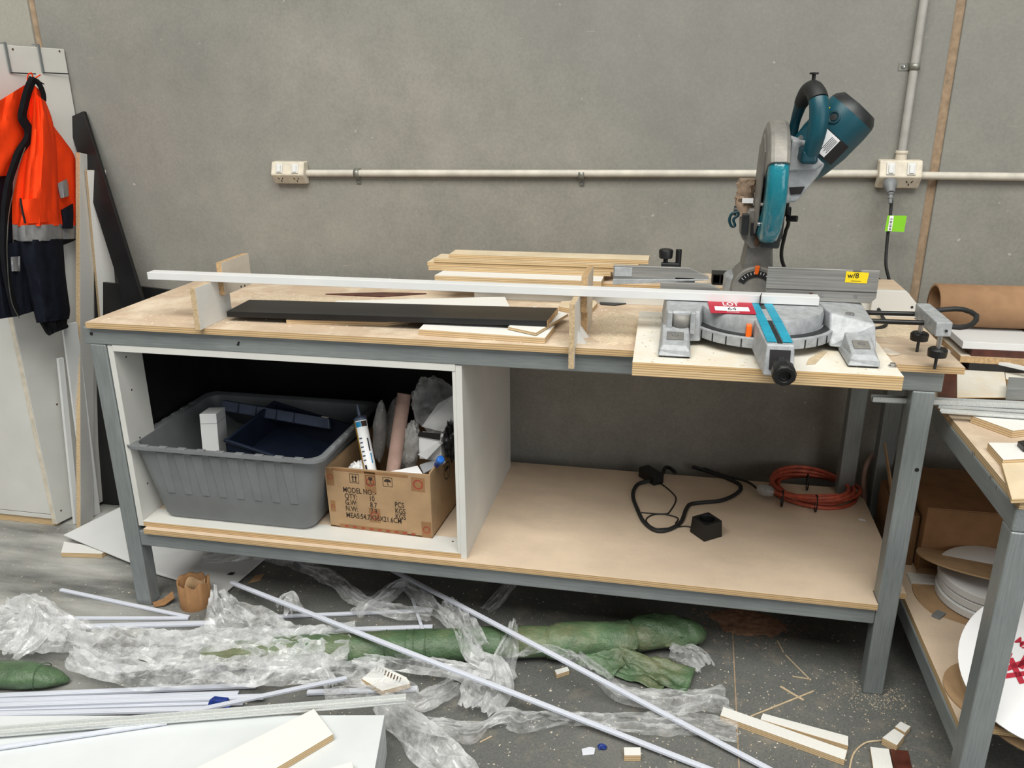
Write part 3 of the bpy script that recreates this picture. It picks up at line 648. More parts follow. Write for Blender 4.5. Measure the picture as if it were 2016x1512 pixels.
# D handle
hp_ = [V(1.878, .018, 1.372), V(1.884, .0, 1.415), V(1.885, -.002, 1.455), V(1.880, .010, 1.490), V(1.871, .040, 1.507), V(1.861, .080, 1.490), V(1.853, .112, 1.445), V(1.850, .125, 1.40)]
sp_ = smooth_path(hp_, 6); N = len(sp_)
def rad(i):
    t = i/(N-1); return .0145+.003*sin(pi*min(1, t*1.6)) if t < .62 else .0155-.0065*min(1, (t-.62)/.25)
i0, i1 = int(N*.40), int(N*.76)
hd = MB().tube(sp_[:i0+1], [rad(i)+.003 for i in range(i0+1)], 16).build('handle_grip', 'teal_plastic', saw)
MB().tube(sp_[i0:i1+1], [rad(i)+.0035 for i in range(i0, i1+1)], 16).build('handle_top', 'black_rubber', saw)
MB().tube(sp_[i1:], [rad(i)+.002 for i in range(i1, N)], 16).build('handle_rear', 'dark_teal', saw)
MB().hexa([V(1.858, .0, 1.352), V(1.894, .0, 1.352), V(1.894, .14, 1.365), V(1.845, .14, 1.375)], [V(1.862, .002, 1.385), V(1.894, .002, 1.378), V(1.884, .14, 1.405), V(1.840, .14, 1.412)]).build('handle_base', 'dark_teal', saw, .008, seg=3)
MB().lathe([(.004, 0), (.004, .014), (.0095, .015), (.0095, .018), (.0001, .019)], V(1.871, .036, 1.522), 16).build('lock_button', 'black_plastic', saw)
MB().tube([V(1.842, .125, 1.40), V(1.850, .13, 1.44), V(1.858, .128, 1.475)], .0035, 8).build('handle_cable', 'black_plastic', saw)
MB().cyl((1.856, .03, 1.408), (1.856, .018, 1.408), .005, n=14).build('handle_screw', 'chrome', saw)
# side extension: two rods, channel bracket, pull handle and levelling feet
ext = MB().hexa([V(2.168, -.062, .998), V(2.200, -.058, .998), V(2.200, .12, .998), V(2.168, .116, .998)], [V(2.166, -.062, 1.03), V(2.200, -.058, 1.03), V(2.199, .12, 1.03), V(2.167, .116, 1.03)]).build('extension_bracket', 'cast_alloy', saw, .002)
MB().cyl((2.188, -.0615, 1.012), (2.188, -.0632, 1.012), .003, n=12).build('bracket_hole', 'ink_black', ext)
for y in (.045, .128): MB().cyl((2.03, y, .999 if y > .1 else 1.0), (2.18, y-.012, 1.004), .0058, n=14).build('extension_rod', 'black_plastic', saw)
MB().tube(smooth_path([V(2.195, .11, 1.012), V(2.235, .115, 1.018), V(2.268, .105, 1.022), V(2.288, .072, 1.016), V(2.268, .03, 1.006), V(2.235, .005, 1.004), V(2.197, .0, 1.008)], 2), .006, 10).build('pull_handle', 'black_rubber', saw)
for (x, y) in ((2.186, -.035), (2.181, .095)):
    MB().cyl((x, y, .951), (x, y, .998), .0055, n=14).build('foot_screw', 'chrome', saw)
    MB().lathe([(.010, .944), (.0195, .946), (.0205, .962), (.016, .966), (.0001, .966)], (x, y, 0), 24).build('levelling_foot', 'black_plastic', saw, .001)
MB().cyl((2.186, -.035, ZT), (2.186, -.035, .95), .0035, n=10).build('foot_stud', 'dark_disc', saw)
MB().cyl((2.181, .095, ZT), (2.181, .095, .95), .0035, n=10).build('foot_stud', 'dark_disc', saw)

# lot tag lying on the turntable
tagq = [Zp(x, y, ZTB+.002) for x, y in ((1399, 616), (1489, 619), (1478, 592), (1392, 590))]
lot = empty('lot_tag', tagq[0], 'red auction lot card numbered 64 lying on the saw table', 'tag')
MB().prism(tagq, (0, 0, .0008)).build('card', 'red_card', lot)
def bil(u, v, h=.0012):
    a, b_, c_, d_ = tagq; return (a*(1-u)*(1-v)+b_*u*(1-v)+c_*u*v+d_*(1-u)*v)+V(0, 0, h)
MB().add([bil(.12, .16), bil(.88, .16), bil(.88, .46), bil(.12, .46)], [[0, 1, 2, 3]]).build('number_panel', 'white_paper', lot)
bb = MB(); v_, f_ = text_mesh('LOT', 1, align='CENTER', bold=.02); bb.add([bil(.5+p.x*.19, .54+p.y*.34, .0014) for p in v_], f_); o = bb.build('printed_word', 'white_paper', lot)
bb = MB(); v_, f_ = text_mesh('64', 1, align='CENTER'); bb.add([bil(.5+p.x*.2, .2+p.y*.3, .0016) for p in v_], f_); bb.build('handwritten_number', 'ink_black', lot)
bb = MB(); bb.add([bil(.36, .06, .0014), bil(.64, .06, .0014), bil(.64, .09, .0014), bil(.36, .09, .0014)], [[0, 1, 2, 3]]); bb.build('printed_line', 'white_paper', lot)

# cable from the socket to the saw, with plug and green test tag
pz = cR.z-.082*.25
cab = empty('saw_power_cable', (cR.x-.028, WY-.05, pz), 'black power cable hanging from the dusty socket to the saw', 'cable')
px_ = cR.x-.118*.235
MB().lathe([(.017, 0), (.019, .006), (.019, .016), (.0145, .024), (.011, .04), (.0105, .043)], (px_, WY-.0455, pz), 24, (0, -.75, -.66)).build('plug', 'grey_plastic', cab, .0006)
pe = V(px_, WY-.0455, pz)+Vector((0, -.75, -.66)).normalized()*.043
MB().lathe([(.009, 0), (.009, .004), (.0065, .005), (.0075, .012), (.0075, .016), (.0055, .017), (.0055, .030)], pe, 16, (0, -.35, -.94)).build('strain_relief', 'grey_plastic', cab)
pth = [pe+V(0, -.004, -.015), Yp(1755, 398, .69), Yp(1752, 430, .68), Yp(1747, 470, .68), Yp(1744, 520, .67), Yp(1749, 560, .66)]
pth += [V(2.16, .62, 1.0), V(2.15, .50, .965), V(2.165, .40, .928), V(2.15, .30, .923), V(2.06, .27, .923), V(1.98, .30, .97), V(1.92, .27, 1.02), V(1.87, .24, 1.10), V(1.868, .215, 1.17), V(1.87, .19, 1.20), V(1.86, .16, 1.24), V(1.855, .14, 1.29)]
MB().tube(smooth_path(pth, 7), .0046, 9).build('cord', 'black_rubber', cab)
a, c = Yp(1746, 424, .668), Yp(1780, 456, .668)
gt = MB().prism([V(a.x, .668, c.z), V(c.x, .669, c.z-.001), V(c.x+.001, .669, a.z), V(a.x+.002, .668, a.z)], (0, -.0008, 0)).build('test_tag', 'green_tag', cab)
MB().prism([V(a.x+.008, .667, c.z+.001), V(a.x+.019, .667, c.z+.001), V(a.x+.019, .667, a.z-.001), V(a.x+.008, .667, a.z-.001)], (0, -.0006, 0)).build('tag_panel', 'white_paper', gt)
bb = MB()
for k in range(16):
    if k % 5 == 3: continue
    bb.box((a.x+.0135, .6661, c.z+.004+k*.0022), (.006, .0004, .0013 if k % 3 else .0008))
o = bb.build('tag_bars', 'ink_black', gt); o['kind'] = 'stuff'
# ------------------------------------------------------------------ raised plinth along the back of the bench
pl = empty('raised_plinth', (1.6, .55, ZT), 'low white box plinth along the back of the bench, sawdust on its top', 'plinth'); pl['kind'] = 'thing'
PX0, PX1, PYF, PYB, PZT = Yp(933, 560, .45).x, 2.262, .45, .645, .978
MB().box(((PX0+PX1-.02)/2, PYF+.008, (ZT+PZT-.016)/2), (PX1-.02-PX0, .016, PZT-.016-ZT)).build('front_panel', 'white_painted', pl, .001)
MB().box(((PX0+PX1-.02)/2, PYB-.008, (ZT+PZT-.016)/2), (PX1-.02-PX0, .016, PZT-.016-ZT)).build('rear_panel', 'white_painted', pl, .001)
MB().box((PX0+.008, (PYF+PYB)/2, (ZT+PZT-.016)/2), (.016, PYB-PYF-.034, PZT-.016-ZT)).build('end_panel', 'white_painted', pl, .001)
MB().box(((PX0+PX1-.02)/2, (PYF+PYB)/2, PZT-.008), (PX1-.02-PX0, PYB-PYF, .016)).build('top_panel', 'ply', pl, .001)
MB().prism([V(PX1-.12, PYF-.004, ZT), V(PX1, PYF-.004, ZT), V(PX1, PYF-.004, ZT+.035), V(PX1-.035, PYF-.004, PZT+.012), V(PX1-.12, PYF-.004, PZT+.012)], (0, -.016, 0)).build('end_gusset', 'white_painted', pl, .001)
q = V(PX1-.016, PYF-.0205, ZT+.03); MB().cyl(q, q+V(0, -.0008, 0), .0035, n=12).build('gusset_hole', 'ink_black', pl)
q = Yp(1249, 568, PYF); MB().cyl(V(q.x, PYF, q.z), V(q.x, PYF-.0012, q.z), .004, n=12).build('panel_screw', 'ink_black', pl)
# white board on the plinth and the plywood strips on it
a = Yp(858, 549, .40); c = Yp(1215, 566, .40)
wb = MB().prism([V(a.x-.004, .40, PZT), V(1.40, .40, PZT), V(1.40, .585, PZT), V(a.x+.012, .585, PZT)], (0, 0, .016)).build('white_board_offcut', 'white_ply', None, .0008)
tag(wb, 'white-edged board lying under the stacked plywood strips', 'board')
ZW = PZT+.016
strips = [((.862, 1.42), .470, .0, 'lowest raw plywood strip in the stack at the back of the bench'), ((.857, 1.44), .476, 1, 'second plywood strip from the bottom of the stack'),
          ((.880, 1.50), .472, 2, 'third plywood strip from the bottom of the stack'), ((.925, 1.528), .482, 3, 'short topmost plywood strip of the stack, splintered top edge')]
for (x0, x1), y, k, lb in strips:
    o = MB().box(((x0+x1)/2, y+.04, ZW+.0125*k+.006), (x1-x0, .08, .012)).build('plywood_strip', 'raw_ply', None, .0008); tag(o, lb, 'plywood strip', 'plywood strips stacked at the back')
# black slotted tray part
g = Yp(1403, 546, .50); gz = PZT
gr = empty('slotted_tray', (1.73, .52, gz), 'black plastic slotted tray lying behind the saw', 'plastic tray')
x0, x1 = Yp(1403, 533, .48).x, Yp(1450, 537, .48).x
MB().box(((x0+x1)/2, .51, gz+.002), (x1-x0, .06, .004)).build('tray_floor', 'black_plastic', gr)
MB().box(((x0+x1)/2, .51, gz+.030), (x1-x0, .06, .003)).build('tray_top', 'black_plastic', gr)
MB().box(((x0+x1)/2, .539, gz+.016), (x1-x0, .003, .026)).build('tray_back', 'black_plastic', gr)
for k in range(4):
    MB().box((x0+.002+(x1-x0-.004)*k/3, .51, gz+.016), (.004, .06, .026)).build('divider', 'black_plastic', gr)

# ------------------------------------------------------------------ long white strip on its two supports
zs = ZTB+.0025
A, B = Zp(291, 550, zs), Zp(1612, 602, zs)
stp = board('white_timber_strip', A, B, .034, .0195, 'white_board', 'long white strip laid across two supports onto the saw table', 'timber strip', side=1)
sd = (B-A).normalized(); K = Zp(1498, 600, zs)
MB().box(K+V(0, .017, .0100), (.002, .0342, .0203), Matrix.Rotation(R(-10), 3, 'Z')).build('saw_kerf', 'ink_brown', None)
kf = bpy.data.objects['saw_kerf']; kf.parent = stp; kf.matrix_parent_inverse = Matrix.Translation(stp.location).to_4x4().inverted() @ Matrix.Identity(4)
stp_m = Matrix.LocRotScale(stp.location, stp.rotation_quaternion, None); kf.matrix_parent_inverse = stp_m.inverted()
e = Zp(1597, 578, zs+.02); k2 = MB().cyl(e+V(0, .002, -.001), e+V(0, .002, .0012), .004, n=12).build('drill_mark', 'brown_lam', None); k2.parent = stp; k2.matrix_parent_inverse = stp_m.inverted()
def yz(poly, x0, x1): return MB().prism([V(x0, y, z) for y, z in poly], (x1-x0, 0, 0))
def on_edge(name, poly, x0, x1, mat, parent):   # plate standing on edge; local z along its thickness
    xm = (x0+x1)/2; t = x1-x0
    yc = sum(p[0] for p in poly)/len(poly); zc = sum(p[1] for p in poly)/len(poly)
    b = MB().prism([V(y-yc, z-zc, -t/2) for y, z in poly], (0, 0, t)); o = b.build(name, mat, None, .0008, origin=(0, 0, 0))
    o.rotation_mode = 'QUATERNION'; o.rotation_quaternion = Matrix(((0, 0, 1), (1, 0, 0), (0, 1, 0))).to_quaternion()
    o.parent = parent; o.location = V(xm, yc, zc)-world_org(parent); return o
sy = lambda x: A.y+(B.y-A.y)*(x-A.x)/(B.x-A.x)
yb1 = sy(.38)+.036
sl_ = empty('strip_support', (.38, .05, ZT), 'white chipboard support block holding the strip near the left bench end', 'work support', 'supports under the white strip')
on_edge('upright', [(-.034, ZT), (.13, ZT), (.13, zs-.001), (-.034, zs-.001)], .369, .385, 'white_chip', sl_)
f0, f1, f2, f3 = (Xp(x, y, .4015) for x, y in ((418, 526), (474, 509), (480, 572), (425, 594)))
yf = max(yb1, .0)
on_edge('stop_plate', [(yf, zs-.045), (yf+.15, zs-.045), (yf+.15, zs+.045), (yf, zs+.045)], .3855, .4015, 'pale_mdf', sl_)
for y, z in ((.145+.02, .992), (.165+.02, .99)):
    MB().cyl((.4013, y, z), (.4022, y, z), .003, n=10).build('screw_hole', 'ink_black', sl_)
sr_ = empty('strip_support', (1.372, .05, ZT), 'notched white support plate hooked over the bench edge beside the saw board', 'work support', 'supports under the white strip')
on_edge('upright', [(-.034, .868), (-.0165, .868), (-.0165, ZT+.0005), (.10, ZT+.0005), (.10, zs-.001), (-.034, zs-.001)], 1.364, 1.378, 'white_chip', sr_)
yb2 = sy(1.38)+.036
on_edge('stop_plate', [(yb2, zs-.05), (yb2+.14, zs-.05), (yb2+.14, zs+.042), (yb2, zs+.042)], 1.3785, 1.394, 'pale_mdf', sr_)
on_edge('back_foot', [(.1005, ZT), (.22, ZT), (.22, zs-.051), (.1005, zs-.051)], 1.364, 1.394, 'pale_mdf', sr_)
for y in (.02, .075):
    MB().add([V(1.3782, y, ZT), V(1.400, y, ZT), V(1.3782, y, ZT+.03), V(1.3782, y+.014, ZT), V(1.400, y+.014, ZT), V(1.3782, y+.014, ZT+.03)], [[0, 1, 2], [5, 4, 3], [0, 3, 4, 1], [1, 4, 5, 2], [2, 5, 3, 0]]).build('gusset', 'white_board', sr_)

# ------------------------------------------------------------------ offcuts on the bench
slab('white_board_offcut', [(563, 629), (664, 592), (994, 584), (1004, 604), (760, 634)], ZT+.012, .012, 'white_ply', 'wide white board lying flat under the black plank', 'board')
slab('white_ply_offcut', [(824, 648), (835, 637), (1092, 641), (1073, 665)], ZT+.016, .0158, 'white_ply', 'white-faced plywood offcut at the bench front under the black plank', 'offcut')
bz = ZT+.017
slab('thin_white_offcut', [(1000, 643), (1055, 655), (1119, 617), (1050, 603)], bz+.0085, .008, 'white_ply', 'thin white offcut poking out at an angle under the black plank end', 'offcut')
def quadplank(name, pts, t, mat, label, cat):   # pts: four bottom corners in space
    b = MB().hexa(pts, [p+V(0, 0, t) for p in pts]); o = b.build(name, mat, None, .0008); return tag(o, label, cat)
z0, z1 = ZT+.0125, bz+.0095
bp = [Zp(447, 624, z0), Zp(1077, 643, z1), Zp(1098, 617, z1), Zp(492, 600, z0)]
bpo = quadplank('black_plank', bp, .0155, 'black_board', 'black laminated plank lying along the bench top', 'plank')
e0, e1 = bp[1], bp[2]; d_ = V(.0006, 0, 0)
MB().hexa([e0+V(0, 0, .0008), e0+d_+V(0, 0, .0008), e1+d_+V(0, 0, .0008), e1+V(0, 0, .0008)], [e0+V(0, 0, .0148), e0+d_+V(0, 0, .0148), e1+d_+V(0, 0, .0148), e1+V(0, 0, .0148)]).build('raw_end', 'raw_edge', bpo)
slab('raw_offcut', [(1100, 603), (1105, 593), (1170, 590), (1176, 596), (1162, 612), (1112, 606)], ZT+.0125, .012, 'raw_ply', 'small raw plywood offcut with a cut corner right of the black plank', 'offcut')
slab('brown_veneer_strip', [(640, 578), (752, 575), (840, 577), (750, 583)], ZT+.004, .0035, 'brown_lam', 'thin brown veneer strip on the bench behind the black plank', 'veneer')
slab('dark_disc_offcut', [(1180, 592), (1205, 588), (1235, 589), (1238, 596), (1210, 600), (1182, 598)], ZT+.004, .0035, 'dark_disc', 'grey metal scrap on the bench behind the strip', 'scrap')
# sawdust drifts: loose grains nobody could count
def drift(name, cx, cy, z, rx, ry, h, mat, label, seed):
    b = MB(); g = []
    for i in range(25):
        row = []
        for j in range(25):
            u, v = (i/24-.5)*2, (j/24-.5)*2; r = math.hypot(u, v)*(1+.35*nz(u*1.7+seed, v*1.7, seed)); k = max(0, 1-r*r)
            row.append(V(cx+u*rx, cy+v*ry, z+.0003+h*k*(.6+.5*nz(u*6+seed, v*6, 3))+.0012*(nz(u*25, v*25, seed))*(k > 0)-(.003 if k <= 0 else 0)))
        g.append(row)
    o = b.sheetgrid(g).build(name, mat, None); return tag(o, label, 'sawdust', kind='stuff')
drift('sawdust_drift', 1.47, .19, ZT, .075, .18, .010, 'sawdust', 'pale sawdust drift between the support and the saw board', 1)
drift('sawdust_drift', .62, .30, ZT, .30, .10, .006, 'sawdust', 'pale sawdust drift behind the black plank', 5)
drift('sawdust_drift', 1.72, .585, PZT, .16, .05, .006, 'sawdust', 'sawdust piled on the plinth behind the saw', 9)
drift('sawdust_drift', 2.12, .34, ZT, .10, .13, .004, 'sawdust', 'sawdust film on the right end of the worktop', 13)
def specks(name, n, region, z, mat, label, seed, smin=.001, smax=.004):
    rnd = random.Random(seed); b = MB()
    for _ in range(n):
        x, y = region(rnd); s_ = rnd.uniform(smin, smax); a = rnd.uniform(0, 6.28); m = Matrix.Rotation(a, 3, 'Z')
        zz = z(x, y) if callable(z) else z
        b.box((x, y, zz+.0004), (s_*rnd.uniform(.8, 2.6), s_, .0008), m)
    o = b.build(name, mat, None); return tag(o, label, 'wood chips', kind='stuff')
specks('wood_chips', 420, lambda r: (r.uniform(.05, 1.5), r.uniform(0, .42)), ZT, 'chip_pale', 'pale wood chips scattered over the worktop', 3)
specks('wood_chips', 160, lambda r: (r.uniform(1.54, 2.06), r.uniform(-.2, .2)), ZB, 'sawdust', 'fine chips on the board under the saw', 4, .0008, .003)
slab('wood_shaving', [(1587, 717), (1592, 706), (1622, 690), (1628, 692), (1605, 716)], ZB+.0015, .001, 'raw_tan', 'curled wood shaving on the saw board by its right foot', 'shaving')
slab('torn_veneer', [(1728, 690), (1745, 684), (1775, 697), (1755, 700)], ZT+.002, .0016, 'pale_mdf', 'torn veneer chip on the worktop by the right saw foot', 'veneer')
# ------------------------------------------------------------------ tall white cabinet at the left
cb = empty('tall_cabinet', (-.75, .56, 0), 'tall white melamine cabinet at the left wall with a jacket on its side', 'cabinet')
fc = Zp(113, 1038, 0); rot = 0; SB = V(-.492, .744, 0)   # SB: far foot of the splayed side panel
def crot(x, y): dx, dy = x-fc.x, y-fc.y; return (fc.x+dx*cos(rot)-dy*sin(rot), fc.y+dx*sin(rot)+dy*cos(rot))
def cbox(name, x0, x1, y0, y1, z0, z1, mat, parent=cb, bevel=.0012):
    q = [crot(x, y) for x, y in ((x0, y0), (x1, y0), (x1, y1), (x0, y1))]
    return MB().hexa([V(x, y, z0) for x, y in q], [V(x, y, z1) for x, y in q]).build(name, mat, parent, bevel)
CH = 1.665; cdp = .325; CW = .62
MB().hexa([V(fc.x-.017, fc.y, .012), V(fc.x, fc.y, .012), V(SB.x, SB.y, .012), V(SB.x-.017, SB.y, .012)], [V(fc.x-.017, fc.y, CH), V(fc.x, fc.y, CH), V(SB.x, SB.y, CH-.006), V(SB.x-.017, SB.y, CH-.006)]).build('side_panel', 'white_painted', cb, .0015)
cbox('side_panel', fc.x-CW, fc.x-CW+.017, fc.y, fc.y+cdp, .012, CH, 'white_painted')
cbox('back_panel', fc.x-CW+.018, fc.x-.018, fc.y+cdp-.01, fc.y+cdp, .04, CH-.002, 'white_painted')
cbox('top_panel', fc.x-CW+.018, fc.x-.018, fc.y+.002, fc.y+cdp-.011, CH-.018, CH-.001, 'white_painted')
cbox('bottom_panel', fc.x-CW+.018, fc.x-.018, fc.y+.004, fc.y+cdp-.011, .03, .047, 'white_painted')
cbox('plinth_board', fc.x-CW+.018, fc.x-.008, fc.y+.010, fc.y+.026, 0, .029, 'raw_ply')
dr = cbox('door', fc.x-CW+.02, fc.x-.020, fc.y+.003, fc.y+.0195, .05, CH-.02, 'white_painted')
cbox('edge_banding', fc.x-.0168, fc.x-.0012, fc.y-.0014, fc.y, .014, CH, 'cream_plastic')
def Sp(px, py):      # where a pixel's ray meets the splayed side panel
    d = ray(px, py); n_ = Vector((SB.y-fc.y, -(SB.x-fc.x), 0)); t = (fc-CAM).dot(n_)/d.dot(n_); return CAM+d*t
sx = lambda y: fc.x+(SB.x-fc.x)*(y-fc.y)/(SB.y-fc.y)
for px, py in ((112, 796), (120, 1005), (25, 97), (117, 101)):
    q = Sp(px, py); MB().cyl((sx(q.y)-.001, q.y, q.z), (sx(q.y)+.0012, q.y, q.z), .0035, n=10).build('screw_hole', 'masonite', cb)
# grey over-panel hooks with thin rails
for px, lb, x1 in ((9, 'grey steel hook rail strapped over the cabinet side at the frame edge', 64), (74, 'grey steel hook rail beside the jacket collar', 129)):
    t_ = Sp(px, 92); b_ = Sp(px+6, 143)
    hk = empty('hook_strap', (sx(t_.y)+.002, t_.y, b_.z), lb, 'hook', 'steel hooks on the cabinet side')
    MB().box((sx(t_.y)+.004, t_.y, (CH+.002+b_.z)/2), (.003, .010, CH+.002-b_.z)).build('strap', 'galv_z', hk)
    MB().box((sx(t_.y)-.006, t_.y, CH+.0035), (.021, .012, .003)).build('over_hook', 'galv_z', hk)
    e_ = Sp(x1, 144)
    MB().tube([V(sx(t_.y)+.004, t_.y, b_.z), V(sx(e_.y)+.012, e_.y, b_.z-.002)], .0018, 8).build('rail_wire', 'dark_disc', hk)

# ------------------------------------------------------------------ hi-vis jacket
JX = -.475
jk = empty('work_jacket', Xp(66, 620, JX), 'orange and navy high-visibility work jacket hanging on the cabinet side', 'jacket')
def pillow(name, rows, th, mat, parent, off=0, cols=18, sub=5, fold=.006, seed=0, ff=(5, 9), back=.012):
    """rows of (left px, left py, right px, right py) on the jacket's plane, swollen towards the room"""
    cur = [[Vector((r[0], r[1], 0)) for r in rows], [Vector((r[2], r[3], 0)) for r in rows]]
    Lp, Rp = smooth_path(cur[0], sub), smooth_path(cur[1], sub); F = []; Bk = []
    for k, (a, c) in enumerate(zip(Lp, Rp)):
        fr_, bk_ = [], []
        for i in range(cols+1):
            u = i/cols; q = Xp(a.x+(c.x-a.x)*u, a.y+(c.y-a.y)*u, JX); e = max(0, sin(pi*u))**.55
            f_ = fold*(sin(u*ff[0]*pi+seed+k*.06+2*nz(k*.06, u*2, seed))*.6+1.2*nz(u*ff[1], k*.18, seed+4))*min(1, e*1.5)
            d_ = (CAM-q).normalized(); fr_.append(q+d_*(off+th*e+f_)); bk_.append(q+d_*(off-back*e))
        F.append(fr_); Bk.append(bk_)
    rs = [F[k]+Bk[k][::-1] for k in range(len(F))]
    return MB().rings(rs, cap=True).build(name, mat, parent)
# far body with the front opening, then the near body, then the sleeve in front of them
pillow('body_left_front', [(-60, 235, 60, 160), (-75, 250, 58, 200), (-80, 290, 56, 240), (-80, 330, 52, 285), (-75, 345, 36, 322), (-70, 355, 20, 345)], .035, 'hivis', jk, .0, seed=2, fold=.01)
pillow('body_lower_left', [(-70, 350, 26, 343), (-60, 430, 24, 430), (-50, 520, 28, 520), (-40, 600, 36, 600), (-30, 632, 40, 622)], .03, 'navy_cloth', jk, -.012, seed=3)
pillow('body_right', [(58, 160, 80, 178), (50, 220, 100, 238), (56, 270, 126, 275), (40, 310, 146, 305), (30, 350, 152, 340), (24, 400, 154, 400), (24, 442, 153, 444)], .045, 'hivis', jk, .0, seed=5, fold=.008)
pillow('body_band', [(24, 440, 153, 442), (26, 458, 152, 456), (28, 474, 151, 470)], .046, 'silver_tape', jk, .001, sub=3, seed=5)
pillow('body_hem', [(26, 472, 151, 468), (28, 480, 146, 474), (34, 488, 126, 482)], .042, 'black_cloth', jk, .0, sub=3, seed=5)
pillow('body_lower', [(14, 480, 66, 470), (16, 540, 68, 540), (22, 590, 70, 590), (36, 622, 70, 612)], .035, 'navy_cloth', jk, .0, seed=8)
pillow('lower_band', [(18, 506, 46, 504), (19, 520, 46, 520), (20, 534, 46, 534)], .040, 'silver_tape', jk, .004, sub=3, seed=8, cols=8)
slv = pillow('sleeve_upper', [(66, 182, 90, 200), (62, 230, 104, 240), (58, 285, 112, 300), (50, 330, 114, 345), (44, 390, 116, 395), (38, 425, 118, 425), (34, 446, 122, 444)], .062, 'hivis', jk, .035, seed=11, fold=.009)
pillow('sleeve_band', [(34, 444, 122, 441), (34, 460, 124, 460), (36, 474, 124, 470), (38, 476, 122, 473)], .064, 'silver_tape', jk, .036, sub=4, seed=11)
pillow('sleeve_lower', [(36, 473, 124, 470), (40, 500, 126, 500), (50, 540, 129, 540), (58, 580, 134, 580), (66, 612, 138, 610), (72, 636, 136, 628)], .060, 'navy_cloth', jk, .036, seed=14, fold=.009)
pillow('cuff', [(74, 630, 134, 624), (82, 642, 132, 636), (90, 656, 134, 645), (97, 661, 112, 653)], .045, 'black_cloth', jk, .040, seed=15, sub=4, ff=(14, 9))
pillow('pocket_flap', [(38, 394, 100, 386), (38, 415, 102, 410), (46, 441, 106, 436)], .066, 'hivis', jk, .041, sub=4, seed=16, fold=.002)
pillow('silver_patch', [(111, 362, 132, 352), (113, 375, 135, 368), (117, 391, 136, 386)], .03, 'silver_tape', jk, .030, sub=3, seed=17, cols=8, fold=.002)
pillow('navy_patch', [(119, 414, 144, 400), (121, 430, 145, 425), (122, 450, 144, 450)], .028, 'navy_cloth', jk, .030, sub=3, seed=18, cols=8, fold=.002)
# collar band and front placket
def strap(name, pts, w, mat, parent, off, th=.006):
    pts = smooth_path([Vector((x, y, 0)) for x, y in pts], 6); F = []
    for i, p in enumerate(pts):
        t = (pts[min(i+1, len(pts)-1)]-pts[max(i-1, 0)]).normalized(); n_ = Vector((-t.y, t.x, 0)); ww = w(i/(len(pts)-1)) if callable(w) else w
        l, r = p+n_*ww, p-n_*ww; a, c = Xp(l.x, l.y, JX), Xp(r.x, r.y, JX); o_ = off(i/(len(pts)-1)) if callable(off) else off
        m_ = (a+c)/2; d_ = (CAM-m_).normalized(); F.append([a+d_*o_, m_+d_*(o_+th*1.6), c+d_*o_, m_+d_*(o_-th)])
    return MB().rings(F, cap=True).build(name, mat, parent)
cl = strap('collar_and_placket', [(66, 153), (56, 175), (48, 205), (44, 232), (56, 255), (54, 275), (38, 300), (26, 330), (16, 365), (10, 410), (8, 470), (10, 520), (20, 575), (32, 622)], lambda t: 9 if t < .5 else 8, 'black_cloth', jk, lambda t: .052-.014*t)
strap('collar_fold', [(62, 155), (74, 162), (82, 175), (86, 190), (86, 200)], 5, 'black_cloth', jk, .05)
strap('zipper', [(50, 290), (38, 325), (28, 370), (18, 420), (14, 480), (16, 540), (22, 590), (30, 612), (38, 626)], 1.1, 'galv_clip', jk, lambda t: .060-.012*t, .003)
strap('pocket_zip', [(40, 390), (44, 415), (50, 440)], 2.2, 'ink_black', jk, .112, .003)
strap('hanging_loop', [(54, 160), (55, 148), (62, 144), (66, 155), (72, 152), (80, 147)], 1.4, 'hivis', jk, .045, .002)
strap('hanging_cord', [(74, 156), (80, 162), (87, 166)], 1.2, 'black_cloth', jk, .05, .002)

# ------------------------------------------------------------------ boards leaning in the corner
def lean(name, foot, top, w, t, wdir, mat, label, cat='board', bevel=.0008):
    foot, top = Vector(foot), Vector(top); x = (top-foot).normalized(); wv = Vector(wdir); wv = (wv-x*wv.dot(x)).normalized(); n_ = x.cross(wv)
    L_ = (top-foot).length; b = MB().box((L_/2, w/2, 0), (L_, w, t)); o = b.build(name, mat, None, bevel, origin=(0, 0, 0))
    o.rotation_mode = 'QUATERNION'; o.rotation_quaternion = Matrix((x, wv, n_)).transposed().to_quaternion(); o.location = foot; return tag(o, label, cat)
fp = Zp(152, 1042, 0); lean('white_leaning_board', fp+V(.006, .0, .006), Yp(153, 300, .66), .085, .016, (-.12, 1, 0), 'white_chip', 'white board with a raw chipboard edge leaning beside the jacket')
tp = Yp(169, 335, .668); fp2 = Zp(222, 985, 0)+V(0, .02, 0)
lean('white_leaning_board', fp2+V(0, 0, .004), tp, .07, .014, (.35, .94, 0), 'white_chip', 'shorter white leaning board behind the chipboard-edged one')
lean('white_trim_strip', V(-.535, .41, .003), Xp(113, 706, -.50), .02, .012, (.3, 1, 0), 'white_board', 'narrow white strip leaning low against the cabinet side', 'timber strip')
lean('white_trim_strip', V(-.515, .455, .003), Xp(122, 640, -.475), .055, .009, (.3, 1, 0), 'white_board', 'wider white strip leaning low behind the narrow one', 'timber strip')
bt = Yp(158, 234, WY-.008); bf = Zp(391, 1002, 0)
lean('black_leaning_plank', Zp(405, 1050, 0)+V(-.03, 0, .004), bt+V(-.045, -.004, 0), .078, .014, (1, -.1, 0), 'black_board', 'long black plank leaning against the concrete wall left of the bench', 'plank')
bl = Zp(184, 985, 0)
lean('black_leaning_board', Zp(190, 990, 0)+V(.02, 0, .004), Yp(188, 553, .68), .30, .016, (1, .08, 0), 'black_board', 'short black board leaning in the corner behind the bench leg', 'board')
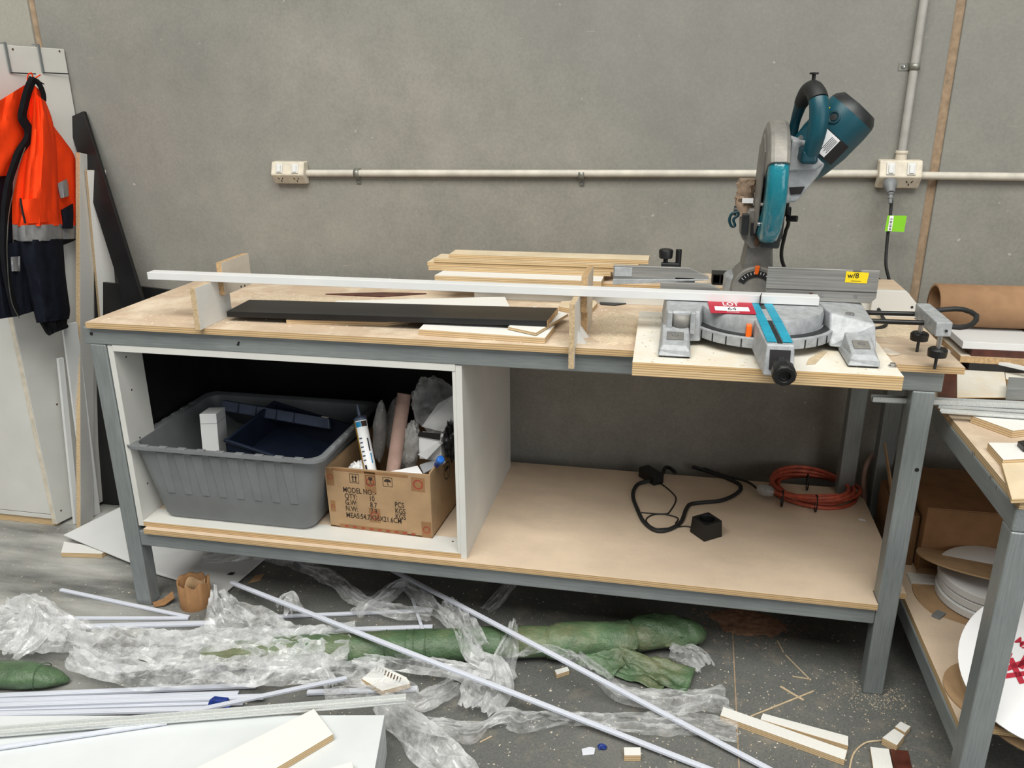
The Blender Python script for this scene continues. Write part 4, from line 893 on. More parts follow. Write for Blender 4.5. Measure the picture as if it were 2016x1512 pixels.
# ------------------------------------------------------------------ grey tub with its contents
def rrect(cx, cy, hx, hy, r, z, n=6):
    out = []
    for k, (sx_, sy_) in enumerate(((1, 1), (-1, 1), (-1, -1), (1, -1))):
        for i in range(n+1):
            a = pi/2*k+pi/2*i/n; out.append(V(cx+sx_*(hx-r)+r*cos(a), cy+sy_*(hy-r)+r*sin(a), z))
    return out
tz0, tz1 = ZC+.003, .548
tcx, tcy = .370, .232
tub = empty('plastic_tub', (tcx, tcy, tz0), 'large grey plastic storage tub on the bench shelf', 'tub')
def tubring(f, ins=0, z=None):
    zz = tz0+(tz1-tz0)*f if z is None else z
    return rrect(tcx, tcy, .243+.050*f-ins, .195+.028*f-ins, .04, zz)
rs = [tubring(0), tubring(.06), tubring(.5), tubring(.93), tubring(.93, -.006), tubring(.965, -.018), tubring(1, -.017), tubring(1, -.004), tubring(.985, .006), tubring(.5, .006), tubring(.05, .006)]
rs[0] = rrect(tcx, tcy, .235, .187, .036, tz0)
b = MB().rings(rs, cap=False); b.add(rs[0], [list(range(len(rs[0])))[::-1]]); b.add(rs[-1], [list(range(len(rs[-1])))])
b.build('tub_body', 'grey_plastic', tub)
fy = lambda f: tcy-(.195+.028*f)
for k in range(8):       # raised flutes on the front wall
    x0 = tcx-.205+k*.056; fa, fb = .36, .92
    MB().hexa([V(x0, fy(fa)+.002, tz0+(tz1-tz0)*fa), V(x0+.026, fy(fa)+.002, tz0+(tz1-tz0)*fa), V(x0+.030, fy(fb)+.002, tz0+(tz1-tz0)*fb), V(x0-.010, fy(fb)+.002, tz0+(tz1-tz0)*fb)],
              [V(x0+.002, fy(fa)-.003, tz0+(tz1-tz0)*fa+.002), V(x0+.024, fy(fa)-.003, tz0+(tz1-tz0)*fa+.002), V(x0+.026, fy(fb)-.004, tz0+(tz1-tz0)*fb), V(x0-.006, fy(fb)-.004, tz0+(tz1-tz0)*fb)]).build('flute', 'grey_plastic', tub, .0015)
for k in range(9):       # lid lugs moulded along the rims
    MB().box((tcx-.24+k*.06, fy(1)-.008, tz1+.001), (.026, .014, .005)).build('rim_lug', 'grey_plastic', tub, .002)
for s_ in (-1, 1):
    for k in range(6): MB().box((tcx+s_*.302, tcy-.13+k*.05, tz1+.001), (.014, .024, .005)).build('rim_lug', 'grey_plastic', tub, .002)
# white carton pieces in the tub
a = Yp(392, 845, .16); wbx = empty('small_white_box', (a.x+.025, .19, tz0+.006), 'small white box standing inside the grey tub', 'box')
c = V(a.x+.030, .185, 0); m_ = Matrix.Rotation(R(14), 3, 'Z') @ Matrix.Rotation(R(-8), 3, 'X')
MB().box(V(c.x, c.y, .455), (.05, .09, .27), m_).build('box_body', 'white_board', wbx, .001)
MB().box(V(c.x, c.y-.0, .455)+m_ @ V(0, 0, .105), (.0505, .0905, .0016), m_).build('lid_seam', 'grey_paper', wbx)
# navy tool case with its lid open
tc = empty('tool_case', (.47, .23, .42), 'open navy plastic tool case lying in the grey tub', 'tool case')
mm = Matrix.Rotation(R(-9), 3, 'Z') @ Matrix.Rotation(R(9), 3, 'Y') @ Matrix.Rotation(R(10), 3, 'X')
o_ = V(.475, .225, .50)
def T(x, y, z): return o_+mm @ V(x, y, z)
def tray(w, d, h, t, z0):
    b = MB(); b.hexa([T(-w, -d, z0), T(w, -d, z0), T(w, d, z0), T(-w, d, z0)], [T(-w, -d, z0+t), T(w, -d, z0+t), T(w, d, z0+t), T(-w, d, z0+t)])
    return b
cs = tray(.145, .12, .09, .004, -.07).build('case_floor', 'navy_plastic', tc)
for (x0, x1, y0, y1) in ((-.147, -.139, -.122, .122), (.139, .147, -.122, .122), (-.147, .147, -.122, -.114), (-.147, .147, .114, .122)):
    MB().hexa([T(x0, y0, -.07), T(x1, y0, -.07), T(x1, y1, -.07), T(x0, y1, -.07)], [T(x0, y0, .03), T(x1, y0, .03), T(x1, y1, .03), T(x0, y1, .03)]).build('case_wall', 'navy_plastic', tc, .002)
for y_ in (-.118,): MB().hexa([T(-.15, y_-.008, .022), T(.15, y_-.008, .022), T(.15, y_+.002, .022), T(-.15, y_+.002, .022)], [T(-.15, y_-.008, .032), T(.15, y_-.008, .032), T(.15, y_+.002, .032), T(-.15, y_+.002, .032)]).build('case_rim', 'navy_plastic', tc, .002)
ld = lambda x, u, v: T(x, .118, .036)+mm @ (V(0, cos(R(118)), sin(R(118)))*0)+mm @ (V(0, -cos(R(62)), sin(R(62)))*u*-1*0+V(0, .30*u, .95*u)+V(0, -.95*v, .30*v))
lid = MB().hexa([ld(-.148, 0, 0), ld(.148, 0, 0), ld(.148, 0, .05), ld(-.148, 0, .05)], [ld(-.148, .006, .0), ld(.148, .006, 0), ld(.148, .006, .05), ld(-.148, .006, .05)])
L0, L1 = Yp(438, 790, .33), Yp(657, 828, .33)
lx = (L1-L0).normalized(); ly = Vector((0, -.82, .3)); ly = (ly-lx*ly.dot(lx)).normalized(); lz = lx.cross(ly); 
if lz.z < 0: lz = -lz
LL = (L1-L0).length
def Q(u, v, w): return L0+lx*u+ly*v+lz*w
lidm = MB().hexa([Q(.0, 0, -.028), Q(LL, 0, -.028), Q(LL, .02, -.028), Q(0, .02, -.028)], [Q(.012, 0, .006), Q(LL-.012, 0, .006), Q(LL-.008, .024, .006), Q(.008, .024, .006)]).build('case_lid', 'slate_plastic', tc, .004)
MB().hexa([Q(.0, .0, -.03), Q(LL, 0, -.03), Q(LL, -.12, -.075), Q(.0, -.12, -.075)], [Q(.0, .0, -.022), Q(LL, 0, -.022), Q(LL, -.12, -.062), Q(.0, -.12, -.062)]).build('lid_shell', 'navy_plastic', tc, .002)
for u in (.07, .13, .20, .26): MB().box(Q(min(u, LL-.02), .022, -.011), (.003, .004, .036), Matrix((lx, ly, lz)).transposed()).build('lid_rib', 'navy_plastic', lidm)
MB().box(Q(LL-.025, .012, .0075), (.02, .014, .002), Matrix((lx, ly, lz)).transposed()).build('lid_sticker', 'chip_pale', lidm)

# ------------------------------------------------------------------ printed carton
c0, c1 = V(.652, .0786, ZC+.003), V(.968, .0655, ZC+.003); cdx = (c1-c0).normalized(); cdy = Vector((-cdx.y, cdx.x, 0)); cdy = (cdy+cdx*.02).normalized()
CWd, CDp, CHt = (c1-c0).length, .36, .196
cart = empty('carton', ((c0+c1)/2+cdy*CDp/2), 'open brown cardboard carton with printed shipping marks and red tape', 'carton')
def K3(u, v, w): return c0+cdx*u+cdy*v+V(0, 0, w)
def cwall(name, u0, u1, v0, v1, hl, hr):
    return MB().hexa([K3(u0, v0, 0), K3(u1, v0, 0), K3(u1, v1, 0), K3(u0, v1, 0)], [K3(u0-(.006 if u0 < .1 else 0), v0, hl), K3(u1, v0, hr), K3(u1, v1, hr), K3(u0, v1, hl)]).build(name, 'card', cart, .0006)
fw = cwall('front_wall', 0, CWd, 0, .005, CHt-.004, CHt+.004)
sw_ = cwall('side_wall', CWd-.005, CWd, .0052, CDp, CHt+.008, CHt+.008); cwall('side_wall', 0, .005, .0052, CDp, CHt-.004, CHt-.004); cwall('rear_wall', .0052, CWd-.0052, CDp-.005, CDp, CHt, CHt)
MB().hexa([K3(0, 0, -.001), K3(CWd, 0, -.001), K3(CWd, CDp, -.001), K3(0, CDp, -.001)], [K3(0, 0, .004), K3(CWd, 0, .004), K3(CWd, CDp, .004), K3(0, CDp, .004)]).build('carton_floor', 'card_in', cart)
cn = -cdy
def ctext(t, u, w, size, sx=.8):
    bb = MB(); put_text(bb, t, size, K3(u, 0, w), cdx, (0, 0, 1), cn, lift=.0008, sx=sx, bold=.0002); return bb
rows_ = (('MODEL NO.:-', .048, .118), ('QTY:', .052, .098), ('10', .128, .098), ('PCS', .206, .088), ('G.W:', .052, .078), ('8.7', .130, .078), ('KGS', .206, .068), ('N.W:', .052, .058), ('7.9', .130, .058), ('KGS', .206, .050), ('MEAS:54.7X36X21.6CM', .052, .036))
for t, u, w in rows_: ctext(t, u, w, .0235, .74).build('printed_text', 'ink_brown', fw)
def frame_icon(u, w, s_):
    b = MB(); t = .0014
    for (x0, x1, z0, z1) in ((0, s_, 0, t), (0, s_, s_-t, s_), (0, t, t, s_-t), (s_-t, s_, t, s_-t)):
        b.add([K3(u+x, -.0008, w+z) for x, z in ((x0, z0), (x1, z0), (x1, z1), (x0, z1))], [[0, 1, 2, 3]])
    return b
def poly(b, u, w, pts): b.add([K3(u+x, -.0009, w+z) for x, z in pts], [list(range(len(pts)))])
IS = .029; iz = .150
b = frame_icon(.072, iz, IS)
for dx in (.0085, .0175):
    poly(b, .072+dx, iz, [(0, .007), (.003, .007), (.003, .018), (0, .018)]); poly(b, .072+dx, iz, [(-.003, .017), (.006, .017), (.0015, .025)])
poly(b, .072, iz, [(.006, .004), (.023, .004), (.023, .0055), (.006, .0055)]); o = b.build('this_way_up_icon', 'ink_brown', fw); o['kind'] = 'stuff'
b = frame_icon(.122, iz, IS); poly(b, .122, iz, [(.008, .024), (.021, .024), (.020, .016), (.0165, .0125), (.0125, .0125), (.009, .016)])
poly(b, .122, iz, [(.0138, .006), (.0152, .006), (.0152, .013), (.0138, .013)]); poly(b, .122, iz, [(.009, .0045), (.020, .0045), (.020, .006), (.009, .006)]); o = b.build('fragile_icon', 'ink_brown', fw); o['kind'] = 'stuff'
b = frame_icon(.174, iz, IS); poly(b, .174, iz, [(.004, .015)]+[(.0145+.0105*cos(pi-pi*k/10), .015+.009*sin(pi*k/10)) for k in range(11)])
poly(b, .174, iz, [(.0138, .005), (.0152, .005), (.0152, .015), (.0138, .015)]); poly(b, .174, iz, [(.0152, .005), (.018, .005), (.018, .007), (.0152, .007)]); o = b.build('keep_dry_icon', 'ink_brown', fw); o['kind'] = 'stuff'
for (u0, u1, w0, w1) in ((.0, .022, .135, .188), (.005, .02, .05, .085), (.118, .152, .125, .19), (.125, .160, .03, .075), (.26, .300, .145, .188), (.285, .314, .0, .05), (.03, .24, .0, .012), (.02, .25, .184, .192)):
    big = (u1-u0) > .1
    MB().add([K3(u0, -.0006, w0), K3(u1, -.0006, w0), K3(u1, -.0006, w1), K3(u0, -.0006, w1)], [[0, 1, 2, 3]]).build('tape_patch', 'card_dark', fw)
    if not big:
        b = MB(); cu_, cw_, r_ = (u0+u1)/2, (w0+w1)/2, min(u1-u0, w1-w0)*.38; pts = []
        rr = [[K3(cu_+q*cos(2*pi*k/20), -.0007, cw_+q*sin(2*pi*k/20)) for k in range(21)] for q in (r_*.72, r_)]
        b.sheetgrid(rr).build('tape_stamp', 'red_mark', fw)
for k in range(9):
    u = .045+k*.026; w = .006
    MB().add([K3(u, -.0008, w-.003), K3(u+.012, -.0008, w-.003), K3(u+.012, -.0008, w+.003), K3(u, -.0008, w+.003)], [[0, 1, 2, 3]]).build('tape_stamp', 'red_mark', fw)
def side_pt(v, w): return K3(CWd+.0006, v, w)
rr = [[side_pt(.14+q*cos(2*pi*k/28), .15+q*sin(2*pi*k/28)) for k in range(29)] for q in (.024, .0275)]
b = MB().sheetgrid(rr, False); b.add([side_pt(.14+.017*cos(pi*k/10), .152+.013*sin(pi*k/10)) for k in range(11)], [list(range(11))])
b.add([side_pt(.1385, .135), side_pt(.1415, .135), side_pt(.1415, .152), side_pt(.1385, .152)], [[0, 1, 2, 3]]); o = b.build('side_emblem', 'ink_brown', sw_); o['kind'] = 'stuff'
# --- contents, each its own thing
cz = c0.z+.006
sil = empty('sealant_cartridge', Yp(735, 925, .13), 'white and blue sealant cartridge leaning in the carton', 'sealant tube')
s0, s1 = Yp(729, 926, .14), Yp(709, 826, .19); sdv = (s1-s0); sl3 = sdv.length; sdv.normalize()
MB().lathe([(.017, -.03), (.0185, -.03), (.0185, .0), (.0185, sl3)], s0, 26, sdv).build('cartridge_tube', 'white_paper', sil)
MB().lathe([(.019, sl3-.003), (.019, sl3+.004), (.010, sl3+.010), (.005, sl3+.012), (.003, sl3+.045), (.0001, sl3+.046)], s0, 20, sdv).build('nozzle', 'slate_plastic', sil)
sfr = (CAM-s0).normalized(); sfr = (sfr-sdv*sfr.dot(sdv)).normalized(); ssd = sdv.cross(sfr)
def lab_wrap(u0, u1, a0, a1, mat, nm):
    g = [[s0+sdv*(u0+(u1-u0)*j/3)+(sfr*cos(R(a0+(a1-a0)*i/10))+ssd*sin(R(a0+(a1-a0)*i/10)))*.0190 for j in range(4)] for i in range(11)]
    MB().sheetgrid(g).build(nm, mat, sil)
sg = 1 if ssd.x > 0 else -1
lab_wrap(sl3-.022, sl3-.006, sg*-60, sg*0, 'cyan_print', 'blue_band'); lab_wrap(sl3-.022, sl3-.006, sg*2, sg*60, 'ink_brown', 'dark_band')
lab_wrap(-.0, sl3-.002, sg*-100, sg*-52, 'amber_plastic', 'amber_edge')
lab_wrap(.02, .05, sg*30, sg*42, 'cyan_print', 'blue_print'); lab_wrap(.056, .095, sg*26, sg*40, 'ink_black', 'dark_print'); lab_wrap(.0, .018, sg*-42, sg*-22, 'ink_black', 'barcode')
for k in range(6): lab_wrap(.03+k*.013, .034+k*.013, sg*-44, sg*-16, 'slate_plastic', 'print_line')
t0_, t1_ = Yp(772, 940, .14), Yp(796, 775, .22); td = (t1_-t0_); tl = td.length; td.normalize(); t0_ = t0_-td*.06
ct_ = MB().lathe([(.019, 0), (.0205, 0), (.0205, tl+.06), (.0165, tl+.06), (.0165, tl+.01)], t0_, 28, td).build('cardboard_tube', 'pink_core', None); tag(ct_, 'pinkish cardboard tube standing in the carton', 'cardboard tube')
def crumple(name, c, rx, ry, rz, mat, label, cat, seed, amp=.35, tilt=None, n=26):
    b = MB(); rs = []
    for i in range(n+1):
        ph = pi*(.02+.96*i/n); row = []
        for k in range(n+8):
            a = 2*pi*k/(n+8); d = Vector((sin(ph)*cos(a), sin(ph)*sin(a), -cos(ph)))
            f = 1+amp*(abs(nz(d.x*2.2+seed, d.y*2.2, d.z*2.2))*1.3+.5*nz(d.x*6, d.y*6+seed, d.z*6))-amp*.35
            q = Vector((d.x*rx*f, d.y*ry*f, d.z*rz*f)); row.append(Vector(c)+(tilt @ q if tilt else q))
        rs.append(row)
    o = b.rings(rs).build(name, mat, None); return tag(o, label, cat)
crumple('wrapped_roll', Yp(748, 850, .27), .022, .022, .10, 'smoky_wrap', 'grey plastic-wrapped roll behind the sealant cartridge', 'wrapped roll', 2, .12, Matrix.Rotation(R(6), 3, 'Y'))
crumple('bubble_wrap_bundle', Yp(808, 880, .20), .028, .03, .085, 'smoky_wrap', 'crumpled grey bubble wrap bundle right of the cardboard tube', 'bubble wrap', 4, .25, Matrix.Rotation(R(10), 3, 'Y'))
crumple('dark_wrapped_roll', Yp(775, 835, .31), .028, .028, .09, 'smoky_wrap', 'dark film-wrapped roll at the back of the carton', 'wrapped roll', 5, .12, Matrix.Rotation(R(12), 3, 'Y'))
crumple('clear_bag', Yp(858, 800, .22), .07, .055, .09, 'bag_film', 'clear plastic bag of white paper at the top of the carton', 'plastic bag', 9, .16, Matrix.Rotation(R(-18), 3, 'Y'))
pq = [Yp(830, 840, .21), Yp(872, 850, .2), Yp(898, 826, .2), Yp(898, 775, .22), Yp(862, 795, .23)]
o = MB().prism(pq, (0, .004, 0)).build('folded_sheet', 'white_paper', None); tag(o, 'white folded sheet inside the clear bag', 'paper')
bxw = empty('black_printed_box', Yp(850, 900, .2), 'white small box with a black printed top in the carton', 'box')
p_ = [Yp(824, 860, .19), Yp(868, 866, .17), Yp(875, 853, .20), Yp(832, 849, .22)]
MB().hexa([q-V(0, 0, .07) for q in p_], p_).build('box_body', 'white_paper', bxw, .001)
f_ = [Yp(822, 858, .186), Yp(866, 866, .166), Yp(868, 853, .168), Yp(826, 850, .186)]
MB().prism(f_, (0, -.002, 0)).build('printed_flap', 'ink_black', bxw)
p2 = [Yp(822, 895, .15), Yp(862, 872, .15), Yp(868, 876, .15), Yp(840, 905, .15)]
o = MB().prism(p2, (0, .05, -.01)).build('white_card_piece', 'white_board', None, .001); tag(o, 'white card piece with a black line in the carton', 'card'); 
p3 = [Zp(735, 935, cz+.160), Zp(770, 938, cz+.160), Zp(832, 934, cz+.17), Zp(822, 918, cz+.172), Zp(790, 925, cz+.166)]
o = MB().prism(p3, (0, 0, .002)).build('white_paper_sheet', 'white_paper', None); tag(o, 'creased white paper sheet on top at the carton front', 'paper')
p4 = [Zp(826, 918, cz+.175), Zp(834, 934, cz+.172), Zp(878, 912, cz+.185), Zp(870, 903, cz+.188)]
o = MB().prism(p4, (0, 0, .006)).build('grey_foil_pouch', 'grey_paper', None, .002); tag(o, 'grey foil pouch at the carton front corner', 'pouch')
q = Yp(865, 908, .10)
bc = empty('blue_capped_bottle', q, 'blue bottle cap poking out beside the white paper', 'bottle cap')
MB().lathe([(.010, 0), (.0115, .003), (.0115, .016), (.009, .019), (.0001, .0195)], q, 22, (.4, -.5, .6)).build('cap', 'blue_plastic', bc, .001)
MB().lathe([(.008, -.03), (.008, 0)], q, 18, (.4, -.5, .6)).build('neck', 'deep_blue', bc)
crumple('crumpled_tissue', Yp(705, 925, .16), .03, .03, .022, 'white_paper', 'crumpled white packing tissue behind the carton front', 'tissue', 12, .5)
crumple('black_bag', Yp(890, 865, .2), .022, .05, .06, 'black_plastic', 'black plastic bag at the right side of the carton', 'plastic bag', 14, .4)

# ------------------------------------------------------------------ chargers and cables on the shelf
def cradle(name, c, w, d, h, rz, label, hollow):
    e = empty(name, (c.x, c.y, c.z), label, 'charger'); m = Matrix.Rotation(rz, 3, 'Z')
    f = lambda x, y, z: Vector(c)+m @ V(x, y, z)
    if hollow:
        out = [f(x, y, 0) for x, y in ((-w/2, -d/2), (w/2, -d/2), (w/2, d/2), (-w/2, d/2))]
        b = MB(); ro = [(-w/2, -d/2), (w/2, -d/2), (w/2, d/2), (-w/2, d/2)]; k = .92
        n = 24; R1 = []; 
        sq = []
        for i in range(n):
            a = 2*pi*i/n; cx_, sy_ = cos(a), sin(a); mx = max(abs(cx_), abs(sy_)); sq.append((cx_/mx, sy_/mx))
        rg_ = [[f(x*w/2, y*d/2, 0) for x, y in sq], [f(x*w/2*k, y*d/2*k, h) for x, y in sq], [f(cos(2*pi*i/n)*w*.34, sin(2*pi*i/n)*d*.34, h) for i in range(n)], [f(cos(2*pi*i/n)*w*.30, sin(2*pi*i/n)*d*.30, h*.45) for i in range(n)]]
        b.rings(rg_, smooth=False); b.build('cradle_body', 'black_plastic', e, .0015)
        MB().lathe([(w*.16, 0), (w*.15, h*.2), (.0001, h*.2)], f(0, 0, h*.45), 18).build('contact_post', 'dark_disc', e)
    else:
        MB().box(f(0, 0, h/2), (w, d, h), m).build('brick_body', 'black_plastic', e, .004, seg=3)
        MB().box(f(0, -d/2-.0003, h*.55), (w*.6, .0008, h*.4), m).build('rating_label', 'ink_black', e)
    return e
c = Zp(1390, 1062, ZS); cr = cradle('charging_cradle', V(c.x, c.y+.03, ZS), .066, .066, .052, R(38), 'black charging cradle with a round well on the shelf', True)
c = Zp(1275, 947, ZS); ad = cradle('power_adapter', V(c.x+.01, c.y+.01, ZS), .042, .085, .036, R(40), 'black power adapter brick at the back of the shelf', False)
def cable(name, px, r, mat, label, z=ZS, lift=None):
    pts = []
    for i, p in enumerate(px): q = Zp(p[0], p[1], z+r+(p[2] if len(p) > 2 else 0)); pts.append(q)
    o = MB().tube(smooth_path(pts, 7), r, 9).build(name, mat, None); return tag(o, label, 'cable')
cable('thick_black_cable', [(1330, 931), (1320, 922), (1310, 921), (1300, 938), (1280, 946, .004), (1255, 954), (1246, 975), (1255, 1003), (1268, 1028), (1290, 1044), (1315, 1043), (1340, 1028), (1352, 1000), (1366, 991), (1420, 985), (1452, 970), (1457, 955), (1430, 941), (1395, 929), (1363, 919, .006)], .0062, 'black_rubber', 'thick black cable looped across the shelf')
cable('thin_black_cable', [(1298, 950), (1318, 965), (1331, 982), (1320, 1005), (1308, 1012), (1262, 1009)], .0022, 'black_plastic', 'thin black lead from the adapter brick')
cable('thin_black_cable', [(1366, 1040), (1350, 1036), (1322, 1039), (1290, 1040), (1272, 1025), (1284, 1014), (1310, 1013), (1334, 1020), (1330, 1030)], .0022, 'black_plastic', 'thin black lead looping from the charging cradle')
# coiled orange extension lead
ext_ = empty('extension_lead', Zp(1598, 985, ZS), 'coiled orange extension lead tied with black ties on the shelf', 'extension lead')
cc = Zp(1598, 972, ZS); rnd = random.Random(5)
for k in range(5):
    ox, oy = rnd.uniform(-.012, .012), rnd.uniform(-.012, .012); rx, ry = .128+rnd.uniform(-.018, .008), .108+rnd.uniform(-.016, .006); zz = ZS+.007+.0085*k
    pts = [V(cc.x+ox+rx*cos(a), cc.y+oy+ry*sin(a), zz+.004*sin(a*2+k)) for a in [2*pi*i/14 for i in range(14)]]
    MB().tube(smooth_path(pts, 5, True), .0062, 9, closed=True).build('cord_loop', 'orange_cord', ext_)
q0 = Zp(1510, 966, ZS+.03)
MB().tube(smooth_path([q0+V(.02, -.005, 0), q0+V(.05, -.03, .005), V(cc.x-.02, cc.y-.11, ZS+.045), V(cc.x+.06, cc.y-.09, ZS+.045)], 6), .0062, 9).build('cord_tail', 'orange_cord', ext_)
MB().lathe([(.008, -.032), (.016, -.024), (.019, -.006), (.018, .010), (.010, .022)], q0, 22, (1, -.25, -.1)).build('clear_socket', 'smoky_wrap', ext_)
MB().lathe([(.011, -.02), (.013, .0), (.011, .012)], q0, 16, (1, -.25, -.1)).build('socket_core', 'grey_paper', ext_)
MB().tube(smooth_path([q0+V(-.03, .01, 0), Zp(1470, 948, ZS+.012), Zp(1430, 937, ZS+.012), Zp(1385, 922, ZS+.008)], 6), .0042, 9).build('plugged_cord', 'black_rubber', ext_)
for px, py, rz in ((1540, 980, 70), (1607, 990, 30), (1590, 948, 60)):
    q = Zp(px, py, ZS+.03)
    rg_ = [q+Vector((0, cos(2*pi*i/12)*.020, sin(2*pi*i/12)*.027-.002)) for i in range(12)]
    MB().tube(rg_, .0022, 6, closed=True).build('cable_tie', 'black_plastic', ext_)
slab('label_scrap', [(1690, 1020), (1704, 1023), (1705, 1026), (1691, 1024)], ZS+.0015, .001, 'white_paper', 'small white label scrap on the shelf by the right leg', 'scrap')
# ------------------------------------------------------------------ second bench at the right
X2, Y2F, ZS2 = 2.262, -.385, .190
b2 = empty('side_bench', (2.75, .1, 0), 'second lower steel-framed bench running out of frame at the right', 'workbench')
X2R = 3.15
for x in (X2, X2R-.05):
    for y in (Y2F, .60): tubebox('leg', (x, y, 0), (x+.05, y+.05, Z2-.067), 'galv_z', b2)
tubebox('top_rail', (X2, Y2F, Z2-.067), (X2+.05, .65, Z2-.017), 'galv_y', b2); tubebox('top_rail', (X2+.05, Y2F, Z2-.067), (X2R, Y2F+.05, Z2-.018), 'galv_x', b2); tubebox('top_rail', (X2+.05, .60, Z2-.067), (X2R, .65, Z2-.018), 'galv_x', b2)
tubebox('lower_rail', (X2+.002, Y2F+.05, ZS2-.05), (X2+.048, .60, ZS2), 'galv_y', b2); tubebox('lower_rail', (X2+.05, .602, ZS2-.05), (X2R-.05, .648, ZS2), 'galv_x', b2)
MB().box(((X2+X2R)/2, (Y2F+.65)/2, Z2-.0085), (X2R-X2-.004, .65-Y2F+.006, .017)).build('worktop', 'ply_bench', b2, .001)
MB().box(((X2+.006+X2R-.05)/2, (Y2F+.055+.65)/2, ZS2+.0085), (X2R-X2-.056, .60-Y2F-.01, .017)).build('lower_shelf', 'ply_shelf', b2, .001)
for px, py in ((1916, 893), (1951, 940), (1963, 960)):
    q = Xp(px, py, X2); MB().lathe([(.005, 0), (.004, .0012), (.0001, .0015)], q, 10, (-1, 0, 0)).build('weld_spot', 'chrome', b2)
# --- on its top
tb = empty('cardboard_roll_tube', V(2.6, .55, .9), 'large brown cardboard tube lying along the wall on the side bench', 'cardboard tube')
tc0 = Yp(1838, 600, .53); R_ = .060; zc = tc0.z
MB().lathe([(R_-.007, 0), (R_, 0), (R_, 1.0), (R_-.007, 1.0), (R_-.007, .9), (R_-.007, .001)], V(tc0.x, .53, zc), 48, (1, .03, 0), cap=False).build('tube_wall', 'core_card', tb)
zb = zc-R_; nb = 5; hb = (zb-Z2)/nb
mats = ['masonite', 'black_board', 'pale_mdf', 'brown_lam', 'white_board']
for k in range(nb):
    o = MB().box((2.80, .50, Z2+hb*(k+.5)), (.86-(.05*(k % 2)), .26, hb*.985)).build('stacked_board', mats[k], None, .001)
    tag(o, ['lowest brown board of the stack under the cardboard tube', 'black board second from the bottom under the cardboard tube', 'pale board in the middle of the stack under the cardboard tube', 'brown laminate board second from the top under the cardboard tube', 'topmost white board right under the cardboard tube'][k], 'board', 'boards stacked on the side bench')
def s2(name, px, h, t, mat, label, cat, **k): return slab(name, px, Z2+h, t, mat, label, cat, **k)
s2('dusty_board', [(1880, 668), (2060, 660), (2060, 694), (1905, 690)], .012, .0115, 'dusty_white_ply', 'dust-speckled board on the side bench in front of the tube', 'board')
s2('brown_board', [(1848, 705), (1890, 703), (1890, 780), (1850, 782)], .016, .0155, 'brown_lam', 'brown laminate board beside the bench end under the speckled panel', 'board')
s2('speckled_panel', [(1884, 700), (1974, 703), (1984, 782), (1884, 782)], .019, .0025, 'dusty_white_ply', 'speckled white panel covered in sawdust on the side bench', 'panel offcut')
s2('tilted_panel', [(1976, 702), (2060, 735), (2060, 790), (1980, 745)], .018, .016, 'dusty_white_ply', 'dusty white panel angled at the right frame edge', 'panel offcut')
s2('grey_block', [(1986, 742), (2050, 746), (2050, 766), (1984, 764)], .05, .03, 'galv_x', 'grey steel block at the right frame edge of the side bench', 'steel block')
a_, c_ = Zp(1846, 690, Z2+.038), Zp(2060, 738, Z2+.038)
board('white_trim_strip', a_, c_, .016, .008, 'white_board', 'white trim strip lying diagonally over the side bench', 'timber strip')
q = Zp(2024, 712, Z2+.012)
ps = MB().cyl(q, q+V(0, 0, .09), .028, n=24).build('rusty_canister', 'rust_brown', None, .003); tag(ps, 'rusty brown canister at the right frame edge', 'canister')
# aluminium channels cantilevered towards the main bench
def channel(p0, p1, w, h, t, label):
    e = empty('aluminium_channel', (Vector(p0)+Vector(p1))/2, label, 'metal channel', 'aluminium channels on the side bench')
    m = frame_of(p0, p1); c = (Vector(p0)+Vector(p1))/2; L_ = (Vector(p1)-Vector(p0)).length
    MB().box(c+m @ V(0, 0, t/2), (L_, w, t), m).build('web', 'aluminium', e)
    for s_ in (-1, 1): MB().box(c+m @ V(0, s_*(w/2-t/2), h/2), (L_, t, h), m).build('flange', 'aluminium', e)
zA = Z2+.021
p0, p1 = Zp(1716, 789, zA+.010), Zp(2080, 806, zA+.010)
channel(p0, p1, .020, .013, .002, 'uppermost aluminium channel sticking out left past the bench leg')
p0, p1 = Zp(1842, 798, zA+.002), Zp(2080, 812, zA+.002); channel(p0+V(0, -.012, 0), p1+V(0, -.012, 0), .018, .008, .002, 'short aluminium channel lying in front of the long one')
p0, p1 = Zp(1846, 805, zA), Zp(2080, 822, zA); channel(p0+V(0, -.022, 0), p1+V(0, -.018, 0), .014, .007, .002, 'narrow aluminium channel nearest the bench front edge')
s2('white_thick_offcut', [(1912, 818), (1995, 848), (2040, 842), (2040, 812), (1960, 810)], .018, .0178, 'white_ply', 'white five-sided offcut on the side bench near its left edge', 'offcut')
s2('white_thick_offcut', [(1945, 871), (1975, 905), (2050, 902), (2050, 872)], .018, .0178, 'white_ply', 'white square offcut nearer the front of the side bench', 'offcut')
s2('raw_offcut', [(1972, 912), (2050, 905), (2050, 980), (1992, 982)], .010, .0098, 'raw_ply', 'raw plywood scrap at the front corner of the side bench', 'offcut')
s2('dark_offcut', [(2004, 868), (2050, 862), (2050, 880), (2016, 880)], .030, .011, 'black_board', 'dark offcut lying on the white square offcut', 'offcut')
